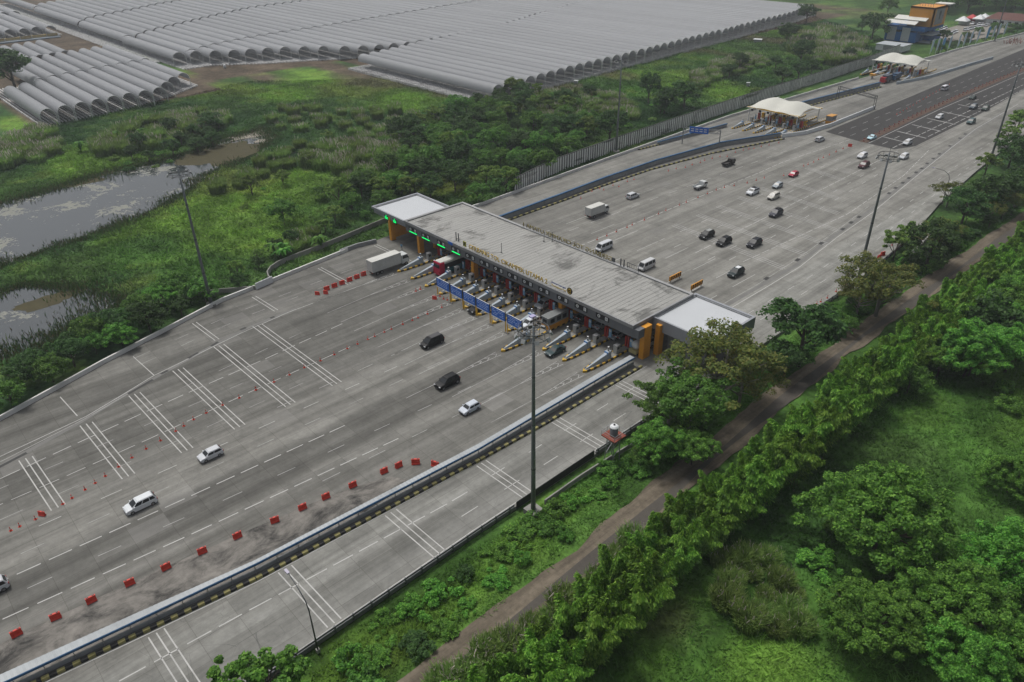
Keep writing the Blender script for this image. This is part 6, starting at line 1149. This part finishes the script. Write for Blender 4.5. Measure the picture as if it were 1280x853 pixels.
cnt.append(thicket([(270,210),(330,185),(420,205),(370,240),(300,262),(250,255)],13,61,['shrub','shrub','green'],(.35,.7),L1('bushes scattered over the meadow near the pond'),'bushes of the meadow'))
cnt.append(thicket([(330,180),(500,160),(600,170),(520,240),(400,270),(350,240)],15,62,['shrub','green','light','shrub'],(.45,.85),L1('scrub left of the thicket'),'scrub'))
cnt.append(thicket([(640,130),(730,120),(800,130),(860,130),(790,170),(740,175),(690,140)],9,63,['shrub','dark','shrub'],(.5,.9),L1('scrub behind the fence near the far mast'),'scrub behind the fence'))
cnt.append(thicket([(900,95),(1000,50),(1100,35),(1080,70),(1000,100),(930,125)],14,64,['shrub','dark'],(.6,1.1),L1('scrub of the far field'),'scrub of the far field'))
cnt.append(thicket([(980,720),(1040,600),(1120,510),(1275,480),(1275,545),(1180,560),(1060,700)],5.2,65,['shrub','vine'],(.6,1.0),L1('low growth of the right field'),'low growth of the right field'))
# --- bamboo hedge along the dirt road
y=-80; i=0
while y<215:
    for cx,sd in ((70.0,0),(74.4,1.6)):
        x=cx+rv.uniform(-.8,.8)+(1.5 if y<-45 else 0)-max(0,(y-40)*.004); yy=y+sd+rv.uniform(-.7,.7); f_,c_=BAMB[i%4]; i+=1
        near='nearest the camera' if y<-45 else 'opposite the water tower' if y<0 else 'opposite the olive trees' if y<60 else 'towards the right edge'
        t=thing('bamboo_clump','bamboo clump in the '+('roadside' if cx<72 else 'field side')+' row along the dirt road, '+near,'bamboo',(x,yy,zt(x,yy)),rv.uniform(0,6.28),'bamboo hedge, '+near+(', roadside' if cx<72 else ', field side')); sc=rv.uniform(.75,1.22)*(.9 if cx<72 else 1.12); t.scale=(sc*1.05,sc*1.05,sc); link('foliage',f_,t); link('culms',c_,t)
    y+=3.0
# --- reeds with pale plumes
def reeds(polypx,spacing,seed,lab,grp,sc=(.8,1.3),polyw=None,vi=None):
    for x,y in scatter(polypx,spacing,seed,None,polyw):
        t=tag(link('reed_clump',REEDS[rv.randrange(3) if vi is None else vi],None,(x,y,zt(x,y))),lab,'reeds',grp); s=rv.uniform(*sc); t.scale=(s*1.15,s*1.15,s*rv.uniform(.85,1.15)); t.rotation_euler=(0,0,rv.uniform(0,6.28))
reeds([(0,215),(60,200),(75,175),(40,165),(0,180)],5.0,71,'grey green reed clump at the left edge above the pond','reeds at the left edge',(1.2,1.9),None,1); reeds([(110,180),(190,150),(270,138),(285,155),(200,185),(130,195)],5.6,72,'tall reed clump on the far bank of the pond','reeds on the far bank',(1.2,1.9))
reeds([(380,205),(470,165),(535,175),(500,225),(430,232)],5.0,73,'reed clump with pale plumes in the middle of the left field','reeds in the left field',(1.0,1.7),None,1); reeds([(330,145),(360,135),(520,140),(560,165),(470,180),(420,160),(350,165)],7.4,74,'reed clump in the upper left field below the soil track','reeds below the soil track',(.9,1.5))
reeds([(640,125),(700,115),(770,120),(800,150),(740,155),(660,145)],5.2,75,'pale reed clump in front of the tunnels open ends','reeds by the tunnels',(1.0,1.6),None,1); reeds([(860,95),(930,70),(960,80),(900,100),(870,112)],5.2,76,'reed clump in the narrow band of the far field','reeds in the far band',(1.0,1.6),None,1); reeds([(985,60),(1030,40),(1075,50),(1080,75),(1020,85)],6.4,77,'reed clump in the large far patch left of the blue office','reeds in the far patch',(1.4,2.2),None,1)
reeds([(330,222),(410,190),(380,180),(330,200),(255,240),(285,245)],5.0,78,'green reed clump along the near bank of the pond','reeds along the near bank',(.9,1.4),None,2); reeds(None,2.1,79,'reed clump with pinkish plumes at the roadside in front of the bamboo','roadside reeds',(.7,1.1),[(66.2,-75),(68.6,-75),(68.2,-35),(66.6,-35)],1); reeds([(900,700),(960,690),(1010,760),(1000,800),(930,780),(880,730)],2.3,80,'reed clump with pale plumes in the lower right field','reeds of the right field',(.6,.95),None,0); reeds([(1095,560),(1140,550),(1150,575),(1105,590)],3,81,'grey green reed clump in the middle of the right field','reeds in the middle of the right field'); reeds([(350,300),(395,285),(400,300),(360,318)],4,82,'reed clump beside the curved wall','reeds by the curved wall',(.8,1.2))
for (px,py) in [(100,230-45),(150,172),(175,168),(345,315),(355,318),(400,305),(40,470),(545,190),(640,235)]:
    p=at(px,py,1); o=link('banana_plant',BAN,None,(p.x,p.y,zt(p.x,p.y))); o.scale=(1.6,)*3; o.rotation_euler=(0,0,rv.uniform(0,6)); tag(o,'broad leafed banana plant '+('on the far bank of the pond' if py<190 and px<200 else 'beside the curved wall' if 300<px<420 else 'at the lower left belt' if px<60 else 'at the edge of the thicket'),'banana plant','banana plants')
# --- grass and low ground cover (uncountable): blades in one mesh per field
def grass(name,polyw,n,hmin,hmax,wd,seed,tall=0.):
    rr=np.random.default_rng(seed); P=polyw; xs=[p[0] for p in P]; ys=[p[1] for p in P]; X=rr.uniform(min(xs),max(xs),n); Y=rr.uniform(min(ys),max(ys),n); k=inpoly(X,Y,P)&~on_road(X,Y,1.2)&(np.abs(X-np.interp(Y,[p[1] for p in DIRT_C],[p[0] for p in DIRT_C]))>2.5+.5*np.sin(Y*.7))&~inpoly(X,Y,POND)&~inpoly(X,Y,POND2); X,Y=X[k],Y[k]; n=len(X)
    cl=fbm(X/2.6,Y/2.6,seed,3); h=(hmin+(hmax-hmin)*np.clip((cl-.3)*2.2,0,1))*rr.uniform(.6,1.25,n); a=rr.uniform(0,2*PI,n); l=h*rr.uniform(.6,1.7,n); da=rr.uniform(0,2*PI,n); w=wd*rr.uniform(.6,1.3,n); z=ground_z(X,Y)-.05
    B=np.stack([X,Y,z],1); S_=np.stack([np.cos(a)*w,np.sin(a)*w,np.zeros(n)],1); T=B+np.stack([np.cos(da)*l,np.sin(da)*l,h],1); v=np.stack([B-S_,B+S_,T],1).reshape(-1,3)
    col=ground_color(X,Y)*1.2*rr.uniform(.75,1.5,(n,1))*(.85+.5*cl[:,None]); col=np.repeat(col,3,0); me=npmesh(name,v,np.arange(n*3).reshape(n,3),MT['blade'],col,3); return struct(link(name,me),'stuff')
g=NG('grass blades'); c=g.n('Attribute',attribute_name='tint').outputs['Color']; g.inp(g.b,'Base Color',c); g.b.inputs['Roughness'].default_value=.8; g.b.inputs['Specular IOR Level'].default_value=.1; t=g.n('BsdfTranslucent'); g.l(c,t.inputs[0]); mx=g.n('MixShader'); mx.inputs[0].default_value=.3; g.l(g.b.outputs[0],mx.inputs[1]); g.l(t.outputs[0],mx.inputs[2]); g.l(mx.outputs[0],g.out.inputs[0]); MT['blade']=g.m
grass('field_grass',[(66.5,-90),(80,-95),(150,-40),(150,60),(100,120),(66,160)],260000,.25,.95,.10,91)
grass('verge_grass',[(52.6,-115),(62.4,-115),(62,-30),(60.4,20),(60,130),(52,110),(53,20)],60000,.25,.8,.09,92)
grass('meadow_grass',[(-40,-120),(-44,0),(-44,60),(-48,110),(-58,170),(-140,150),(-200,120),(-250,60),(-225,-40),(-180,-110)],330000,.3,1.1,.2,93)
grass('far_grass',[(-58,110),(-57,230),(-62,330),(-90,380),(-170,440),(-150,300),(-140,170),(-130,130)],110000,.4,1.2,.3,94)
def fringe(name,P,n,seed):
    rr=np.random.default_rng(seed); k=len(P); i=rr.integers(0,k,n); L_=np.array([math.dist(P[a],P[(a+1)%k]) for a in range(k)]); i=rr.choice(k,n,p=L_/L_.sum()); t=rr.uniform(0,1,n); A_=np.array(P)[i]; B_=np.array(P)[(i+1)%k]; X=A_[:,0]*(1-t)+B_[:,0]*t; Y=A_[:,1]*(1-t)+B_[:,1]*t; cl=fbm(X/7,Y/7,seed,3); sp=.6+4.2*np.clip(cl-.35,0,1)*2; X=X+rr.normal(size=n)*sp; Y=Y+rr.normal(size=n)*sp; h=rr.uniform(.25,1.0,n)*(.5+cl); a=rr.uniform(0,2*PI,n); w=.14; z=np.full(n,-.75); B0=np.stack([X,Y,z],1); S_=np.stack([np.cos(a)*w,np.sin(a)*w,np.zeros(n)],1); T=B0+np.stack([rr.normal(size=n)*.25,rr.normal(size=n)*.25,h],1); v=np.stack([B0-S_,B0+S_,T],1).reshape(-1,3)
    pal=np.array([[.05,.11,.03],[.09,.13,.04],[.10,.085,.045],[.04,.085,.03]])[rr.integers(0,4,n)]*rr.uniform(.7,1.3,(n,1)); return struct(link(name,npmesh(name,v,np.arange(n*3).reshape(n,3),MT['blade'],np.repeat(pal,3,0),3)),'stuff')
fringe('marsh_grass',POND,42000,101); fringe('marsh_grass',POND2,16000,102)
print('scatter counts',cnt)
# ================================================================ air
HZ=NG('haze air'); HZ.t.nodes.remove(HZ.b); pv=HZ.n('VolumePrincipled'); pv.inputs['Color'].default_value=(.80,.86,.92,1); pv.inputs['Density'].default_value=.00024; pv.inputs['Anisotropy'].default_value=.2; HZ.l(pv.outputs[0],HZ.out.inputs['Volume'])
hz=MB().box(-3050,-2550,-6,3050,3650,92).build('haze',HZ.m); hz['kind']='stuff'
